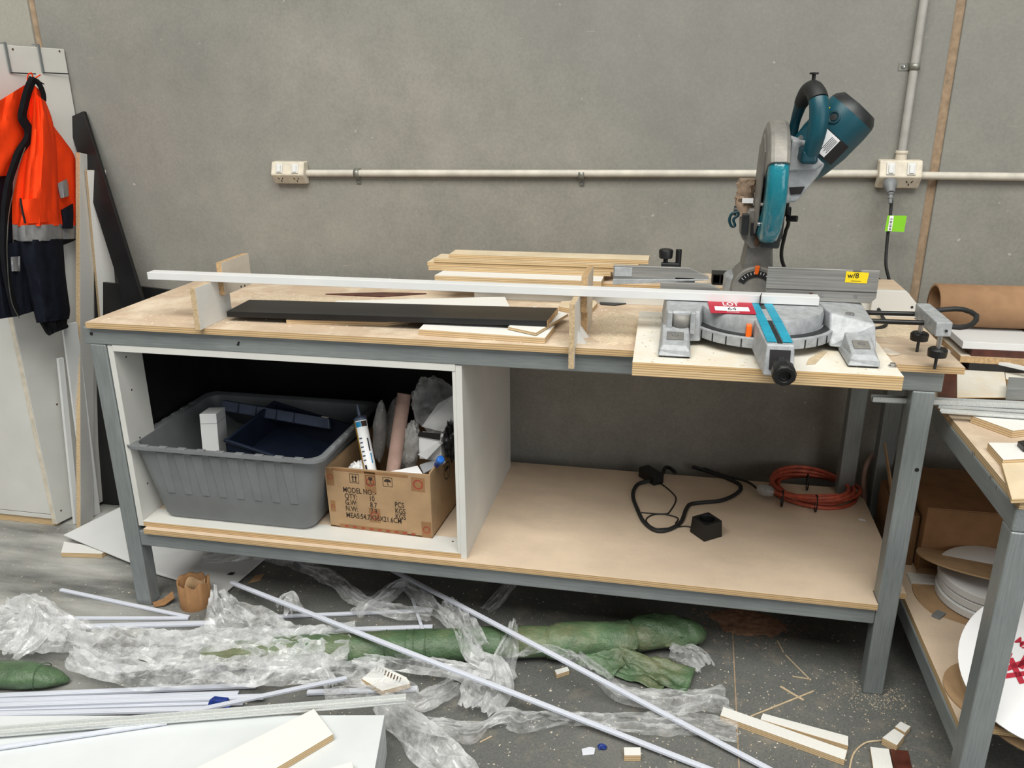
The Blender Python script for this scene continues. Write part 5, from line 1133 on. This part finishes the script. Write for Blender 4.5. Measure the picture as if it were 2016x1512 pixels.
# --- under it
zsh = ZS2+.0172
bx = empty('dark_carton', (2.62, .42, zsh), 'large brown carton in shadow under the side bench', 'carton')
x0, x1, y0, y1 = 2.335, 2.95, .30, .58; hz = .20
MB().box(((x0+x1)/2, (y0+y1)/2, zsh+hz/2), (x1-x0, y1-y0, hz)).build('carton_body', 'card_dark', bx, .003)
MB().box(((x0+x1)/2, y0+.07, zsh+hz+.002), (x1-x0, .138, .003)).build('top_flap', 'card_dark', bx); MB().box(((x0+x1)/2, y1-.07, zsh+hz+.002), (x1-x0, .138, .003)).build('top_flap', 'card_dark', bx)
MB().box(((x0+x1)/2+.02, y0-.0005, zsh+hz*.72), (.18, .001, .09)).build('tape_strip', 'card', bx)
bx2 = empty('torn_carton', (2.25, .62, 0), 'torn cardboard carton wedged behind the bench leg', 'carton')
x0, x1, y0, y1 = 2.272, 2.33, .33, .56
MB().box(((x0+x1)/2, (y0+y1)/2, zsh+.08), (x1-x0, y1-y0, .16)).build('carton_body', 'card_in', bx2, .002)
MB().prism([V(2.274, .40, zsh+.155), V(2.276, .46, zsh+.16), V(2.252, .52, zsh+.30), V(2.248, .50, zsh+.31), V(2.262, .44, zsh+.23)], (.004, 0, 0)).build('torn_flap', 'card', bx2)
MB().prism([V(2.2712, .34, zsh+.02), V(2.2712, .42, zsh+.02), V(2.2712, .43, zsh+.11), V(2.2712, .35, zsh+.10)], (-.0008, 0, 0)).build('shipping_label', 'grey_paper', bx2)
hs = MB().tube(smooth_path([V(2.245, .60, .264), V(2.235, .61, .33), V(2.24, .63, .38), V(2.262, .655, .41)], 6), .008, 10).build('hose_end', 'pink_core', None); tag(hs, 'pinkish hose end standing by the rear bench leg', 'hose')
for k in range(3):
    o = MB().box((2.58, .262-k*.018-.0, zsh+.006), (.56, .015, .012)).build('white_batten', 'white_painted', None, .001); tag(o, ['white batten against the dark carton on the lower shelf', 'middle white batten on the lower shelf of the side bench', 'front white batten on the lower shelf of the side bench'][k], 'batten', 'battens under the side bench')
# reels of white edging between cardboard discs
def reel(c, ax, r_disc, r_coil, h, n_turn, label, printed=None, gap_tilt=None):
    e = empty('edging_reel', c, label, 'reel', 'reels of white edging'); ax = Vector(ax).normalized()
    MB().lathe([(.0001, 0), (r_disc, 0), (r_disc, .004), (.0001, .004)], c, 56, ax).build('lower_disc', 'card', e)
    for k in range(n_turn):
        z0 = .006+h*k/n_turn; z1 = .006+h*(k+.92)/n_turn; rr = r_coil*(1-.02*(k % 2))
        MB().lathe([(.05, z0), (rr-.004, z0), (rr, z0+.003), (rr, z1-.003), (rr-.004, z1), (.05, z1)], c, 56, ax).build('edging_coil', 'white_board', e)
    ax2 = Vector(gap_tilt).normalized() if gap_tilt else ax
    MB().lathe([(.0001, h+.008), (r_disc, h+.008), (r_disc, h+.012), (.0001, h+.012)], c, 56, ax2).build('upper_disc', printed or 'card', e)
    return e
tipu, tipl = Zp(1808, 1102, zsh+.10), Zp(1828, 1166, zsh+.012)
c1_ = V(tipu.x+.185, tipu.y-.01, zsh+.006)
r1_ = reel(c1_, (-.03, -.06, 1), .185, .130, .082, 3, 'reel of white edging between cardboard discs on the lower shelf', gap_tilt=(.06, .30, 1))
bb = MB()
for k in range(7):
    a = R(196+k*9); 
    for dz, hh_ in ((.0, .003),): bb.add([c1_+V(cos(a_)*.186, sin(a_)*.186, z_)+V(0, 0, .03*-cos(a_)*0) for a_, z_ in ((a, -.002), (a+R(6), -.002), (a+R(6), .004), (a, .004))], [[0, 1, 2, 3]])
# red print on the rim of the lower disc
q = Zp(1848, 1208, zsh); 
sc_ = slab('plastic_clip', [(1834, 1210), (1846, 1200), (1863, 1207), (1850, 1217)], zsh+.006, .006, 'grey_plastic', 'small grey plastic clip on the lower shelf of the side bench', 'clip')
c2 = V(2.485, -.215, zsh+.06); axr = Vector((-.30, -.42, .85)).normalized()
e2 = reel(c2, axr, .185, .16, .05, 3, 'reel with white printed paper disc in red at the right frame edge', printed='white_paper')
top = c2+axr*(.05+.0125)
ru = Vector((1, 0, 0)); ru = (ru-axr*ru.dot(axr)).normalized(); rv = axr.cross(ru)
def RP(x, y): return top+ru*x+rv*y+axr*.0008
for t, x, y, s_, rt in (('MANUFACTURED', -.065, .06, .026, -52), ('DA', -.075, -.085, .036, -20)):
    v_, f_ = text_mesh(t, s_, bold=.0004); a = R(rt)
    MB().add([RP(x+p.x*cos(a)-p.y*sin(a), y+p.x*sin(a)+p.y*cos(a)) for p in v_], f_).build('red_lettering', 'ink_red', e2)
b = MB()
for (x, y, w, h, a) in ((-.125, .0, .06, .012, 20), (-.115, -.018, .07, .011, 8), (-.12, -.01, .012, .06, 10), (-.10, .012, .012, .04, -35), (-.13, .02, .03, .010, 60)):
    ca, sa = cos(R(a)), sin(R(a)); x += .045; b.add([RP(x+(u*ca-v*sa), y+(u*sa+v*ca)) for u, v in ((-w/2, -h/2), (w/2, -h/2), (w/2, h/2), (-w/2, h/2))], [[0, 1, 2, 3]])
o = b.build('red_symbol', 'ink_red', e2); o['kind'] = 'stuff'
dk = MB().lathe([(.0001, 0), (.12, 0), (.12, .004), (.0001, .004)], Zp(1950, 1380, zsh)+V(.03, .02, 0), 48).build('cardboard_disc', 'card', None); tag(dk, 'plain brown cardboard disc lying under the printed reel', 'cardboard disc')
bk = MB().tube(smooth_path([V(2.56, -.10, zsh+.14), V(2.62, -.15, zsh+.12), V(2.70, -.22, zsh+.10), V(2.80, -.28, zsh+.09)], 5), .016, 12).build('black_hose', 'black_rubber', None); tag(bk, 'black hose lying on the printed reel at the frame edge', 'hose')
# ------------------------------------------------------------------ things on the floor
slab('white_ply_offcut', [(120, 1088), (126, 1066), (215, 1080), (200, 1090)], .018, .0175, 'white_ply', 'white-faced plywood offcut on the floor under the white sheet corner', 'offcut')
ws = [Zp(125, 1053, .035), Zp(237, 998, .05), Zp(330, 1000, .03), Zp(523, 1098, .012), Zp(441, 1169, .008), Zp(310, 1130, .012), Zp(252, 1105, .018)]
o = MB().prism([p-V(0, 0, .003) for p in ws], (0, 0, .003)).build('white_sheet', 'white_board', None); tag(o, 'thin white sheet lying tilted under the left bench leg', 'sheet')
sq = Zp(454, 1130, .014); o = MB().prism([sq+V(-.01, -.006, 0), sq+V(.008, -.004, 0), sq+V(.012, .010, 0), sq+V(-.004, .008, 0)], (0, 0, .001)).build('black_scrap', 'ink_black', None); tag(o, 'small black scrap on the white sheet under the bench', 'scrap')
# torn cardboard core
cc_ = (Zp(342, 1200, 0)+Zp(412, 1190, 0))/2+V(.005, .02, 0); core = empty('torn_core', cc_, 'short torn cardboard core standing on the floor by the left leg', 'cardboard core')
b = MB(); n = 40; hh = lambda a: .078+.018*nz(cos(a)*2, sin(a)*2, 7)+.012*abs(sin(a*2.5))
for nm, r_, t_ in (('core_wall', .048, .006),):
    rg_ = [[cc_+V(cos(2*pi*k/n)*r_, sin(2*pi*k/n)*r_, 0) for k in range(n)], [cc_+V(cos(2*pi*k/n)*r_*1.02, sin(2*pi*k/n)*r_*.97, hh(2*pi*k/n)) for k in range(n)],
           [cc_+V(cos(2*pi*k/n)*(r_-t_), sin(2*pi*k/n)*(r_-t_), hh(2*pi*k/n)-.003) for k in range(n)], [cc_+V(cos(2*pi*k/n)*(r_-t_), sin(2*pi*k/n)*(r_-t_), .002) for k in range(n)]]
    MB().rings(rg_, cap=False).build(nm, 'card_dark', core)
rg_ = [[cc_+V(cos(a)*.030+.004, sin(a)*.030, z+.01*sin(a*3)) for a in [pi*.1+pi*1.3*k/20 for k in range(21)]] for z in (.01, .075)]
MB().sheetgrid(rg_).build('torn_liner', 'card', core, solid=.002)
tf = [Zp(300, 1188, .004), Zp(322, 1180, .012), Zp(340, 1165, .03), Zp(343, 1178, .02), Zp(325, 1192, .006), Zp(305, 1196, .003)]
MB().prism(tf, (0, 0, .003)).build('torn_tail', 'card_dark', core)
slab('cardboard_shred', [(488, 1148), (502, 1132), (520, 1130), (512, 1142)], .003, .0025, 'card', 'brown cardboard shred on the floor beside the white sheet', 'scrap')
# --- green woven roll
def loft_roll(name, px, rad, zc, mat, parent, n=24, seed=0, amp=.12, flat=.85):
    pts = smooth_path([Zp(x, y, z) for (x, y), z in zip(px, zc)], 8); m = len(pts); rs = []
    rr = [Vector((r, 0, 0)) for r in rad]; rr = [v.x for v in smooth_path(rr, 8)]
    for i, p in enumerate(pts):
        t = (pts[min(i+1, m-1)]-pts[max(i-1, 0)]).normalized(); sd_ = Vector((0, 0, 1)).cross(t).normalized(); up = t.cross(sd_)
        row = []
        for k in range(n):
            a = 2*pi*k/n; f = 1+amp*nz(cos(a)*1.5+i*.12, sin(a)*1.5, seed)+amp*.5*nz(cos(a)*5, sin(a)*5+i*.3, seed+3)
            q = p+(sd_*cos(a)*1.1+up*sin(a)*flat)*rr[i]*f; q.z = max(q.z, .0015); row.append(q)
        rs.append(row)
    return MB().rings(rs).build(name, mat, parent)
gr_ = empty('green_wrapped_roll', Zp(900, 1300, 0), 'long roll in green woven wrap lying on the floor under the bench', 'wrapped roll')
loft_roll('roll_body', [(400, 1292), (560, 1282), (700, 1276), (850, 1270), (1000, 1264), (1120, 1262), (1235, 1258)], [.03, .042, .045, .045, .046, .046, .04], [.035, .04, .042, .042, .043, .043, .04], 'green_wrap', gr_, seed=1)
loft_roll('wrap_sleeve', [(1085, 1262), (1100, 1262), (1160, 1258), (1225, 1255), (1240, 1254)], [.047, .052, .052, .048, .046], [.045, .048, .048, .046, .044], 'green_wrap', gr_, seed=4, amp=.16)
loft_roll('wrapped_end', [(1236, 1246), (1262, 1246), (1310, 1244), (1350, 1246), (1372, 1252), (1380, 1262)], [.036, .050, .047, .044, .034, .014], [.042, .048, .046, .042, .034, .02], 'green_wrap', gr_, seed=8, amp=.22)
for px, r_ in ((800, .0465), (815, .0468), (838, .0465), (760, .0462), (985, .0475), (1075, .048)):
    y = 1270-(px-850)*.03; p = Zp(px, y, .042); 
    t = (Zp(px+30, y-1, .042)-p).normalized(); sd_ = Vector((0, 0, 1)).cross(t).normalized()
    MB().tube([p+(sd_*cos(2*pi*k/20)*1.12+Vector((0, 0, 1))*sin(2*pi*k/20)*.86)*r_ for k in range(20)], .0016, 6, closed=True).build('wrap_seam', 'green_wrap', gr_)
def flap(name, px, parent, mat, th=.003, seed=0, amp=.008, zoff=.004):
    # quad patch in px corners (near-left, near-right, far-right, far-left) with heights
    g = []
    P4 = [Zp(x, y, z) for x, y, z in px]
    for i in range(15):
        row = []
        for j in range(15):
            u, v = j/14, i/14; q = P4[0]*(1-u)*(1-v)+P4[1]*u*(1-v)+P4[2]*u*v+P4[3]*(1-u)*v
            q = q+V(0, 0, zoff+amp*nz(u*4+seed, v*4, seed)+amp*.5*nz(u*11, v*11, seed)); q.z = max(q.z, .004); row.append(q)
        g.append(row)
    return MB().sheetgrid(g).build(name, mat, parent, solid=th)
flap('loose_flap', [(1235, 1318, .01), (1350, 1372, .01), (1370, 1318, .02), (1215, 1275, .05)], gr_, 'green_wrap', seed=2, amp=.014)
flap('loose_flap', [(1130, 1305, .01), (1200, 1340, .008), (1250, 1290, .03), (1190, 1268, .06)], gr_, 'green_wrap', seed=5, amp=.012)
flap('loose_flap', [(1185, 1325, .006), (1300, 1362, .006), (1330, 1330, .01), (1210, 1300, .02)], gr_, 'green_wrap', seed=7, amp=.01)
g2 = empty('green_wrapped_bundle', Zp(60, 1340, 0), 'tapered end of a green wrapped bundle at the left frame edge', 'wrapped roll')
loft_roll('bundle_body', [(-90, 1326), (0, 1328), (60, 1330), (105, 1334), (136, 1340)], [.036, .037, .036, .026, .006], [.036, .036, .035, .025, .008], 'green_wrap', g2, seed=11)
p = Zp(82, 1331, .034); MB().tube([p+V(.004*sin(k), cos(2*pi*k/18)*.037, sin(2*pi*k/18)*.033) for k in range(18)], .0012, 6, closed=True).build('wrap_seam', 'green_wrap', g2)

# --- white boards bottom left
zb_ = .115
tp_ = [Zp(757, 1407, zb_), Zp(738, 1512, zb_)]; dv = (tp_[1]-tp_[0]).normalized(); cnr = tp_[0]; lf_ = (Zp(0, 1408, zb_)-cnr).normalized()
bsd = cnr+dv*.42; lfd = lf_*1.15
names = ['lowest white board of the stack at the bottom left', 'middle white board of the stack at the bottom left', 'topmost large white board of the stack at the bottom left']
for k in range(3):
    h0 = .038*k; 
    pts = [cnr+lfd, cnr+lfd+dv*.42, cnr+dv*.42, cnr]
    o = MB().prism([V(p.x, p.y, h0+.0002) for p in pts], (0, 0, .0378)).build('large_white_board', 'white_laminate', None, .0012); tag(o, names[k], 'board', 'large white boards on the floor')
zt_ = .1142
slab('white_ply_offcut', [(618, 1395), (656, 1445), (430, 1580), (370, 1520)], zt_+.0185, .018, 'white_ply', 'white-faced plywood offcut lying on the large white board', 'offcut')
slab('white_ply_offcut', [(693, 1499), (700, 1530), (600, 1560), (590, 1530)], zt_+.0185, .018, 'white_ply', 'corner of a white offcut at the bottom frame edge', 'offcut')
# --- plastic trims
def trim(x0, y0, z0, x1, y1, z1, label, w=.013, h=.007, mat='led_trim', lip=True):
    p0, p1 = Zp(x0, y0, z0), Zp(x1, y1, z1); e = board('plastic_strip', p0, p1, w, h, mat, label, 'plastic strip', group='plastic strips on the floor', bevel=.0012)
    if lip:
        L_ = (p1-p0).length
        o = MB().box((0, -w*.18, h+.0006), (L_, w*.22, .0012)).build('trim_lip', 'white_trim', None, origin=(0, 0, 0)); o.parent = e; o.location = (0, 0, 0)
    return e
def bent_strip(px, w, h, label):
    pts = smooth_path([Zp(x, y, z) for x, y, z in px], 8); rs = []; rl = []
    for i, p in enumerate(pts):
        t = (pts[min(i+1, len(pts)-1)]-pts[max(i-1, 0)]).normalized(); sd_ = Vector((0, 0, 1)).cross(t).normalized(); up = t.cross(sd_)
        rs.append([p-sd_*w/2, p+sd_*w/2, p+sd_*w/2+up*h, p-sd_*w/2+up*h]); rl.append([p-sd_*w*.28+up*h*.98, p-sd_*w*.05+up*h*.98, p-sd_*w*.05+up*(h+.0012), p-sd_*w*.28+up*(h+.0012)])
    o = MB().rings(rs, smooth=False).build('plastic_strip', 'led_trim', None, .0012); MB().rings(rl, smooth=False).build('strip_lip', 'white_trim', o)
    return tag(o, label, 'plastic strip', 'plastic strips on the floor')
bent_strip([(456, 1149, .05), (600, 1206, .088), (720, 1254, .102), (850, 1305, .094), (1000, 1363, .055), (1200, 1441, .02), (1425, 1529, .004)], .014, .008, 'long white plastic strip lying diagonally over the green roll, left of the other')
bent_strip([(765, 1121, .03), (880, 1181, .07), (980, 1234, .104), (1080, 1287, .106), (1180, 1340, .075), (1300, 1404, .03), (1530, 1526, .004)], .014, .008, 'long white plastic strip lying diagonally over the green roll, right of the other')
trim(120, 1163, .0, 372, 1217, .002, 'short white plastic strip pointing at the bench leg from the left')
trim(86, 1219, .001, 372, 1219, .001, 'white plastic strip lying level below the torn core')
trim(96, 1238, .001, 420, 1229, .001, 'double white plastic strip half under the crumpled film', .02, .008)
trim(540, 1216, .002, 852, 1203, .002, 'white plastic strip under the film left of the green roll, upper one')
trim(540, 1246, .002, 852, 1236, .002, 'white plastic strip under the film left of the green roll, lower one', .016)
trim(812, 1180, .001, 832, 1240, .012, 'short translucent trim crossing the end of the upper trims', .010, .004)
for k, (x0, y0, x1, y1, z_, lb) in enumerate(((-40, 1374, 505, 1352, .004, 'uppermost white plastic strip of the bundle above the large white boards'), (-40, 1384, 470, 1368, .004, 'second white plastic strip of the bundle above the large white boards'), (-40, 1393, 520, 1374, .013, 'third white plastic strip of the bundle above the large white boards'), (-40, 1400, 480, 1385, .004, 'fourth white plastic strip of the bundle above the large white boards'), (-40, 1410, 430, 1398, .013, 'lowest white plastic strip of the bundle above the large white boards'))):
    trim(x0, y0, z_, x1, y1, z_, lb, .016, .008)
trim(300, 1420, .117, 682, 1337, .05, 'white plastic strip rising off the white boards towards the slotted offcut')
trim(605, 1366, .003, 822, 1358, .003, 'white plastic strip lying under the slotted offcut', .016, .008)
trim(-40, 1480, .117, 330, 1424, .117, 'white plastic strip lying on the large white board at the left', .012, .006)
al = empty('aluminium_profile', Zp(400, 1410, .13), 'grey-green aluminium profile lying along the edge of the white boards', 'metal profile')
p0, p1 = Zp(-40, 1447, .122), Zp(800, 1379, .122)
board('profile_base', p0, p1, .026, .004, 'aluminium', parent=al); m_ = frame_of(p0, p1)
for s_ in (-1, 1): board('profile_rib', p0+m_ @ V(0, s_*.010, .004), p1+m_ @ V(0, s_*.010, .004), .004, .007, 'aluminium', parent=al)
# --- small offcuts and scraps
def block(name, px, h, mat, label, cat='offcut'): return slab(name, px, h, h*.98, mat, label, cat)
so = empty('slotted_offcut', Zp(760, 1350, .02), 'white offcut with a comb of saw slots lying on the film', 'offcut')
pq = [Zp(x, y, .034) for x, y in ((712, 1336), (752, 1360), (808, 1345), (800, 1333), (745, 1307))]
MB().prism([p-V(0, 0, .016) for p in pq], (0, 0, .016)).build('offcut_body', 'white_ply', so, .0008)
for k in range(9):
    u = k/8; a = Zp(742+u*46, 1311+u*23, .0345); c_ = a+V(-.004, -.018, 0)+V(.006, 0, 0)
    MB().prism([a+V(0, 0, 0), a+V(.0035, -.001, 0), c_+V(.0035, -.001, 0), c_], (0, 0, .0006)).build('saw_slot', 'masonite', so)
block('white_strip_offcut', [(1424, 1391), (1668, 1477), (1663, 1496), (1418, 1408)], .018, 'white_ply', 'longer white plywood strip on the floor at lower right')
block('white_strip_offcut', [(1502, 1404), (1670, 1449), (1670, 1468), (1497, 1416)], .016, 'white_ply', 'shorter white plywood strip beside the longer one at lower right')
block('white_block_offcut', [(1737, 1452), (1760, 1434), (1781, 1447), (1766, 1467)], .022, 'white_ply', 'white block offcut near the side bench leg')
block('white_block_offcut', [(1762, 1430), (1773, 1420), (1793, 1430), (1782, 1442)], .016, 'white_ply', 'smaller white block touching the block offcut')
block('white_tile_offcut', [(1713, 1470), (1750, 1474), (1762, 1530), (1722, 1530)], .010, 'white_ply', 'white tile-like offcut at the bottom frame edge')
block('brown_tile_offcut', [(1752, 1474), (1788, 1478), (1800, 1530), (1764, 1530)], .006, 'brown_lam', 'brown laminate offcut beside the white tile-like one')
block('white_cube_offcut', [(1228, 1471), (1261, 1471), (1262, 1487), (1229, 1487)], .018, 'white_ply', 'small white cube offcut on the floor between the long trims')
block('white_cube_offcut', [(1092, 1319), (1117, 1312), (1121, 1320), (1096, 1328)], .014, 'white_ply', 'small white offcut on the floor in front of the green roll')
slab('film_scrap', [(1145, 1474), (1160, 1470), (1172, 1472), (1170, 1484), (1147, 1486)], .004, .003, 'white_trim', 'small cloudy plastic scrap near the bottom frame edge', 'scrap')
crumple('blue_scrap', Zp(1186, 1470, .006), .011, .008, .005, 'deep_blue', 'tiny blue plastic scrap beside the cloudy one', 'scrap', 3, .5)
bl_ = empty('blue_clip', Zp(432, 1385, .05), 'blue plastic clip resting on the white plastic strips', 'clip')
q = Zp(432, 1384, .026); MB().hexa([q+V(-.03, -.010, -.005), q+V(.028, -.010, -.005), q+V(.026, .014, -.005), q+V(-.024, .014, -.005)], [q+V(-.024, -.006, .012), q+V(.024, -.004, .012), q+V(.022, .010, .014), q+V(-.018, .010, .012)]).build('clip_body', 'deep_blue', bl_, .003)
MB().box(q+V(.024, -.006, -.002), (.02, .014, .008)).build('clip_tab', 'deep_blue', bl_, .002)
for x0, y0, x1, y1, w, lb in ((1478, 1411, 1602, 1361, .004, 'thin wood splinter lying behind the white strips'), (1536, 1352, 1582, 1379, .006, 'short wood splinter crossing the thin one'), (1530, 1262, 1542, 1284, .003, 'curled splinter below the shelf edge'), (1546, 1290, 1596, 1340, .003, 'bent splinter on the floor before the right leg'), (1560, 1332, 1597, 1338, .003, 'tiny splinter beside the bent one'), (945, 1462, 968, 1450, .003, 'small splinter on the floor below the twisted film')):
    board('wood_splinter', Zp(x0, y0, .001), Zp(x1, y1, .001), w, .002, 'raw_tan', lb, 'splinter', group='splinters on the floor', bevel=0)
o = MB().tube(smooth_path([Zp(1735, 1458, .003), Zp(1705, 1462, .003), Zp(1683, 1480, .003), Zp(1674, 1505, .003), Zp(1672, 1530, .003)], 6), .0022, 7).build('edging_offcut', 'raw_tan', None); tag(o, 'curved strip of edging by the white block offcut', 'edging strip')
# --- sawdust on the floor
drift('sawdust_pile', Zp(1470, 1215, 0).x, Zp(1470, 1225, 0).y, 0, .11, .07, .008, 'sawdust_red', 'reddish sawdust pile on the floor under the shelf', 21)
0 and drift('sawdust_ring', Zp(1720, 1375, 0).x, Zp(1720, 1368, 0).y, 0, .07, .05, .004, 'sawdust', 'sawdust swept round the foot of the right leg', 25)
q0, q1 = Zp(900, 1300, 0), Zp(1650, 1400, 0)
specks('floor_chips', 700, lambda r: (r.uniform(.1, 2.2), r.uniform(-.62, .25)), 0.0, 'chip_pale', 'pale chips scattered over the floor', 31, .0006, .0024)
specks('floor_dust', 350, lambda r: (r.gauss(1.95, .22), r.gauss(-.18, .14)), 0.0, 'sawdust', 'sawdust crumbs around the right leg', 33, .0005, .0022)

# ------------------------------------------------------------------ crumpled clear film
def film(px, label, mat='clear_film', seed=0, amp=.022, across=20, step=.011, name='plastic_film'):
    """px: (x, y, half width in m, height) along the middle of the piece"""
    ctr = smooth_path([Zp(p[0], p[1], p[3]) for p in px], 12); hw = [v.x for v in smooth_path([Vector((p[2], 0, 0)) for p in px], 12)]
    cum = [0]
    for a, c_ in zip(ctr, ctr[1:]): cum.append(cum[-1]+(c_-a).length)
    n = max(20, int(cum[-1]/step)); pts = []; j = 0
    for i in range(n+1):
        d = cum[-1]*i/n
        while j < len(cum)-2 and cum[j+1] < d: j += 1
        t = (d-cum[j])/max(1e-6, cum[j+1]-cum[j]); pts.append((ctr[j].lerp(ctr[j+1], t), hw[j]*(1-t)+hw[j+1]*t, d))
    g = []
    for i, (p, w, d) in enumerate(pts):
        t = (pts[min(i+1, n)][0]-pts[max(i-1, 0)][0]).normalized(); sd_ = Vector((0, 0, 1)).cross(t)
        sd_ = sd_.normalized() if sd_.length > 1e-4 else Vector((0, 1, 0)); row = []
        for k in range(across+1):
            u = (k/across-.5)*2; ww = w*(1+.35*nz(d*7, u*.6, seed+9))
            r1 = 1-abs(nz(u*2.2+seed, d*7, seed))*2.2; r2 = 1-abs(nz(u*3.5, d*19+seed, seed+2))*2; r3 = nz(u*9, d*50, seed+5)
            h = amp*(max(0, r1)*.75+max(0, r2)*.35+.22*r3)*(.45+.55*(1-u*u))
            q = p+sd_*(u*ww+.010*nz(u*4, d*12, seed+7))+t*(.012*nz(u*5, d*8, seed+1)); q.z = max(.0022, q.z+h); row.append(q)
        g.append(row)
    o = MB().sheetgrid(g, False).build(name, mat, None); return tag(o, label, 'plastic film', 'crumpled clear films on the floor')
film([(-40, 1250, .07, .02), (40, 1250, .09, .03), (110, 1258, .075, .03), (200, 1270, .06, .035), (300, 1280, .075, .03), (420, 1290, .08, .03), (520, 1302, .07, .03), (640, 1310, .06, .03)], 'widest crumpled clear film over the trims at the left', 'milky_film', 1, .05)
film([(-40, 1215, .04, .02), (40, 1222, .05, .03), (90, 1230, .05, .045), (150, 1262, .035, .04)], 'twisted clear film at the left frame edge', 'milky_film', 2, .045)
film([(430, 1180, .02, .05), (440, 1210, .06, .04), (470, 1240, .09, .03), (520, 1270, .10, .03), (600, 1290, .09, .03), (690, 1290, .05, .04)], 'peaked clear film beside the torn core', 'milky_film', 3, .055)
film([(150, 1300, .04, .05), (200, 1320, .05, .04), (280, 1335, .06, .03), (400, 1335, .06, .03), (520, 1330, .06, .025), (650, 1332, .05, .02), (760, 1330, .04, .02)], 'shiny clear film along the front of the trims', 'milky_film', 4, .045)
film([(505, 1100, .02, .01), (580, 1112, .03, .01), (650, 1140, .035, .012), (700, 1180, .03, .012), (760, 1205, .035, .012), (850, 1215, .03, .015)], 'thin clear film trailing out from under the shelf', 'clear_film', 5, .025)
film([(700, 1215, .03, .01), (750, 1185, .03, .015), (790, 1158, .03, .02), (815, 1165, .03, .02), (860, 1205, .03, .03), (900, 1240, .025, .05), (930, 1275, .02, .07)], 'arched clear film crossing the trims by the green roll', 'clear_film', 6, .03)
film([(880, 1195, .03, .03), (910, 1230, .035, .06), (935, 1280, .04, .09), (960, 1320, .06, .03), (955, 1370, .07, .01), (930, 1410, .05, .01)], 'bright clear film draped over the middle of the green roll', 'milky_film', 7, .04)
film([(780, 1410, .025, .008), (850, 1436, .03, .008), (920, 1442, .035, .008), (960, 1432, .010, .008), (1000, 1418, .03, .008), (1030, 1428, .04, .008), (1110, 1420, .022, .008), (1220, 1430, .035, .008), (1340, 1432, .04, .008), (1450, 1450, .035, .008)], 'long twisted clear film lying across the floor', 'clear_film', 8, .028)
film([(752, 1392, .03, .01), (790, 1420, .05, .012), (830, 1455, .055, .012), (870, 1500, .055, .012), (920, 1550, .05, .012)], 'clear film beside the large white boards', 'milky_film', 9, .04)
film([(1000, 1290, .025, .02), (1070, 1278, .03, .045), (1130, 1295, .03, .035), (1180, 1335, .03, .012), (1230, 1372, .03, .01), (1320, 1385, .04, .01), (1430, 1380, .045, .008)], 'clear film trailing right under the green flaps', 'clear_film', 10, .03)
film([(1320, 1290, .03, .01), (1360, 1300, .04, .012), (1390, 1325, .03, .01)], 'small clear film at the right end of the green roll', 'clear_film', 11, .04)
film([(955, 1205, .02, .01), (985, 1175, .028, .008), (1015, 1140, .022, .006)], 'faint clear strip under the shelf behind the green roll', 'clear_film', 12, .012)
film([(640, 1380, .03, .03), (720, 1372, .04, .02), (790, 1365, .04, .03), (830, 1385, .03, .01), (900, 1350, .04, .01)], 'clear film tucked round the slotted offcut', 'clear_film', 13, .03)
film([(700, 1300, .03, .03), (790, 1312, .035, .03), (880, 1322, .03, .02), (960, 1340, .05, .015)], 'clear film along the front of the green roll', 'milky_film', 14, .03)
film([(598, 1276, .012, .05), (618, 1300, .014, .05), (640, 1335, .016, .03), (652, 1360, .016, .02)], 'short upright strip of clear film before the green roll', 'milky_film', 15, .02)
film([(400, 1105, .02, .02), (440, 1100, .035, .02), (490, 1095, .02, .02)], 'clear film scrap on the white sheet under the shelf', 'clear_film', 16, .02)
specks('reddish_dust', 900, lambda r: (r.gauss(Zp(1470, 1225, 0).x, .09), r.gauss(Zp(1470, 1225, 0).y, .055)), .0, 'sawdust_red', 'reddish sawdust crumbs around the pile under the shelf', 35, .0006, .003)
specks('leg_dust', 320, lambda r: (r.gauss(2.19, .045), r.gauss(-.01, .035)), .0, 'sawdust', 'sawdust gathered at the foot of the right front leg', 36, .0005, .0022)
film([(20, 1205, .012, .03), (60, 1200, .03, .05), (85, 1225, .05, .05), (60, 1270, .05, .04), (20, 1300, .04, .03)], 'upright twist of clear film above the green bundle', 'milky_film', 21, .05)
film([(300, 1270, .03, .05), (400, 1262, .04, .05), (500, 1265, .04, .055), (600, 1262, .04, .05), (700, 1250, .03, .03)], 'clear film lying over the plastic strips by the torn core', 'milky_film', 22, .045)
film([(560, 1205, .03, .02), (570, 1180, .02, .05), (580, 1215, .03, .03)], 'small tent of clear film by the long strip', 'milky_film', 23, .03)
film([(1010, 1235, .015, .08), (1000, 1280, .03, .06), (985, 1320, .04, .03), (1000, 1350, .03, .015)], 'clear film hanging off the green roll between the long strips', 'clear_film', 24, .03)
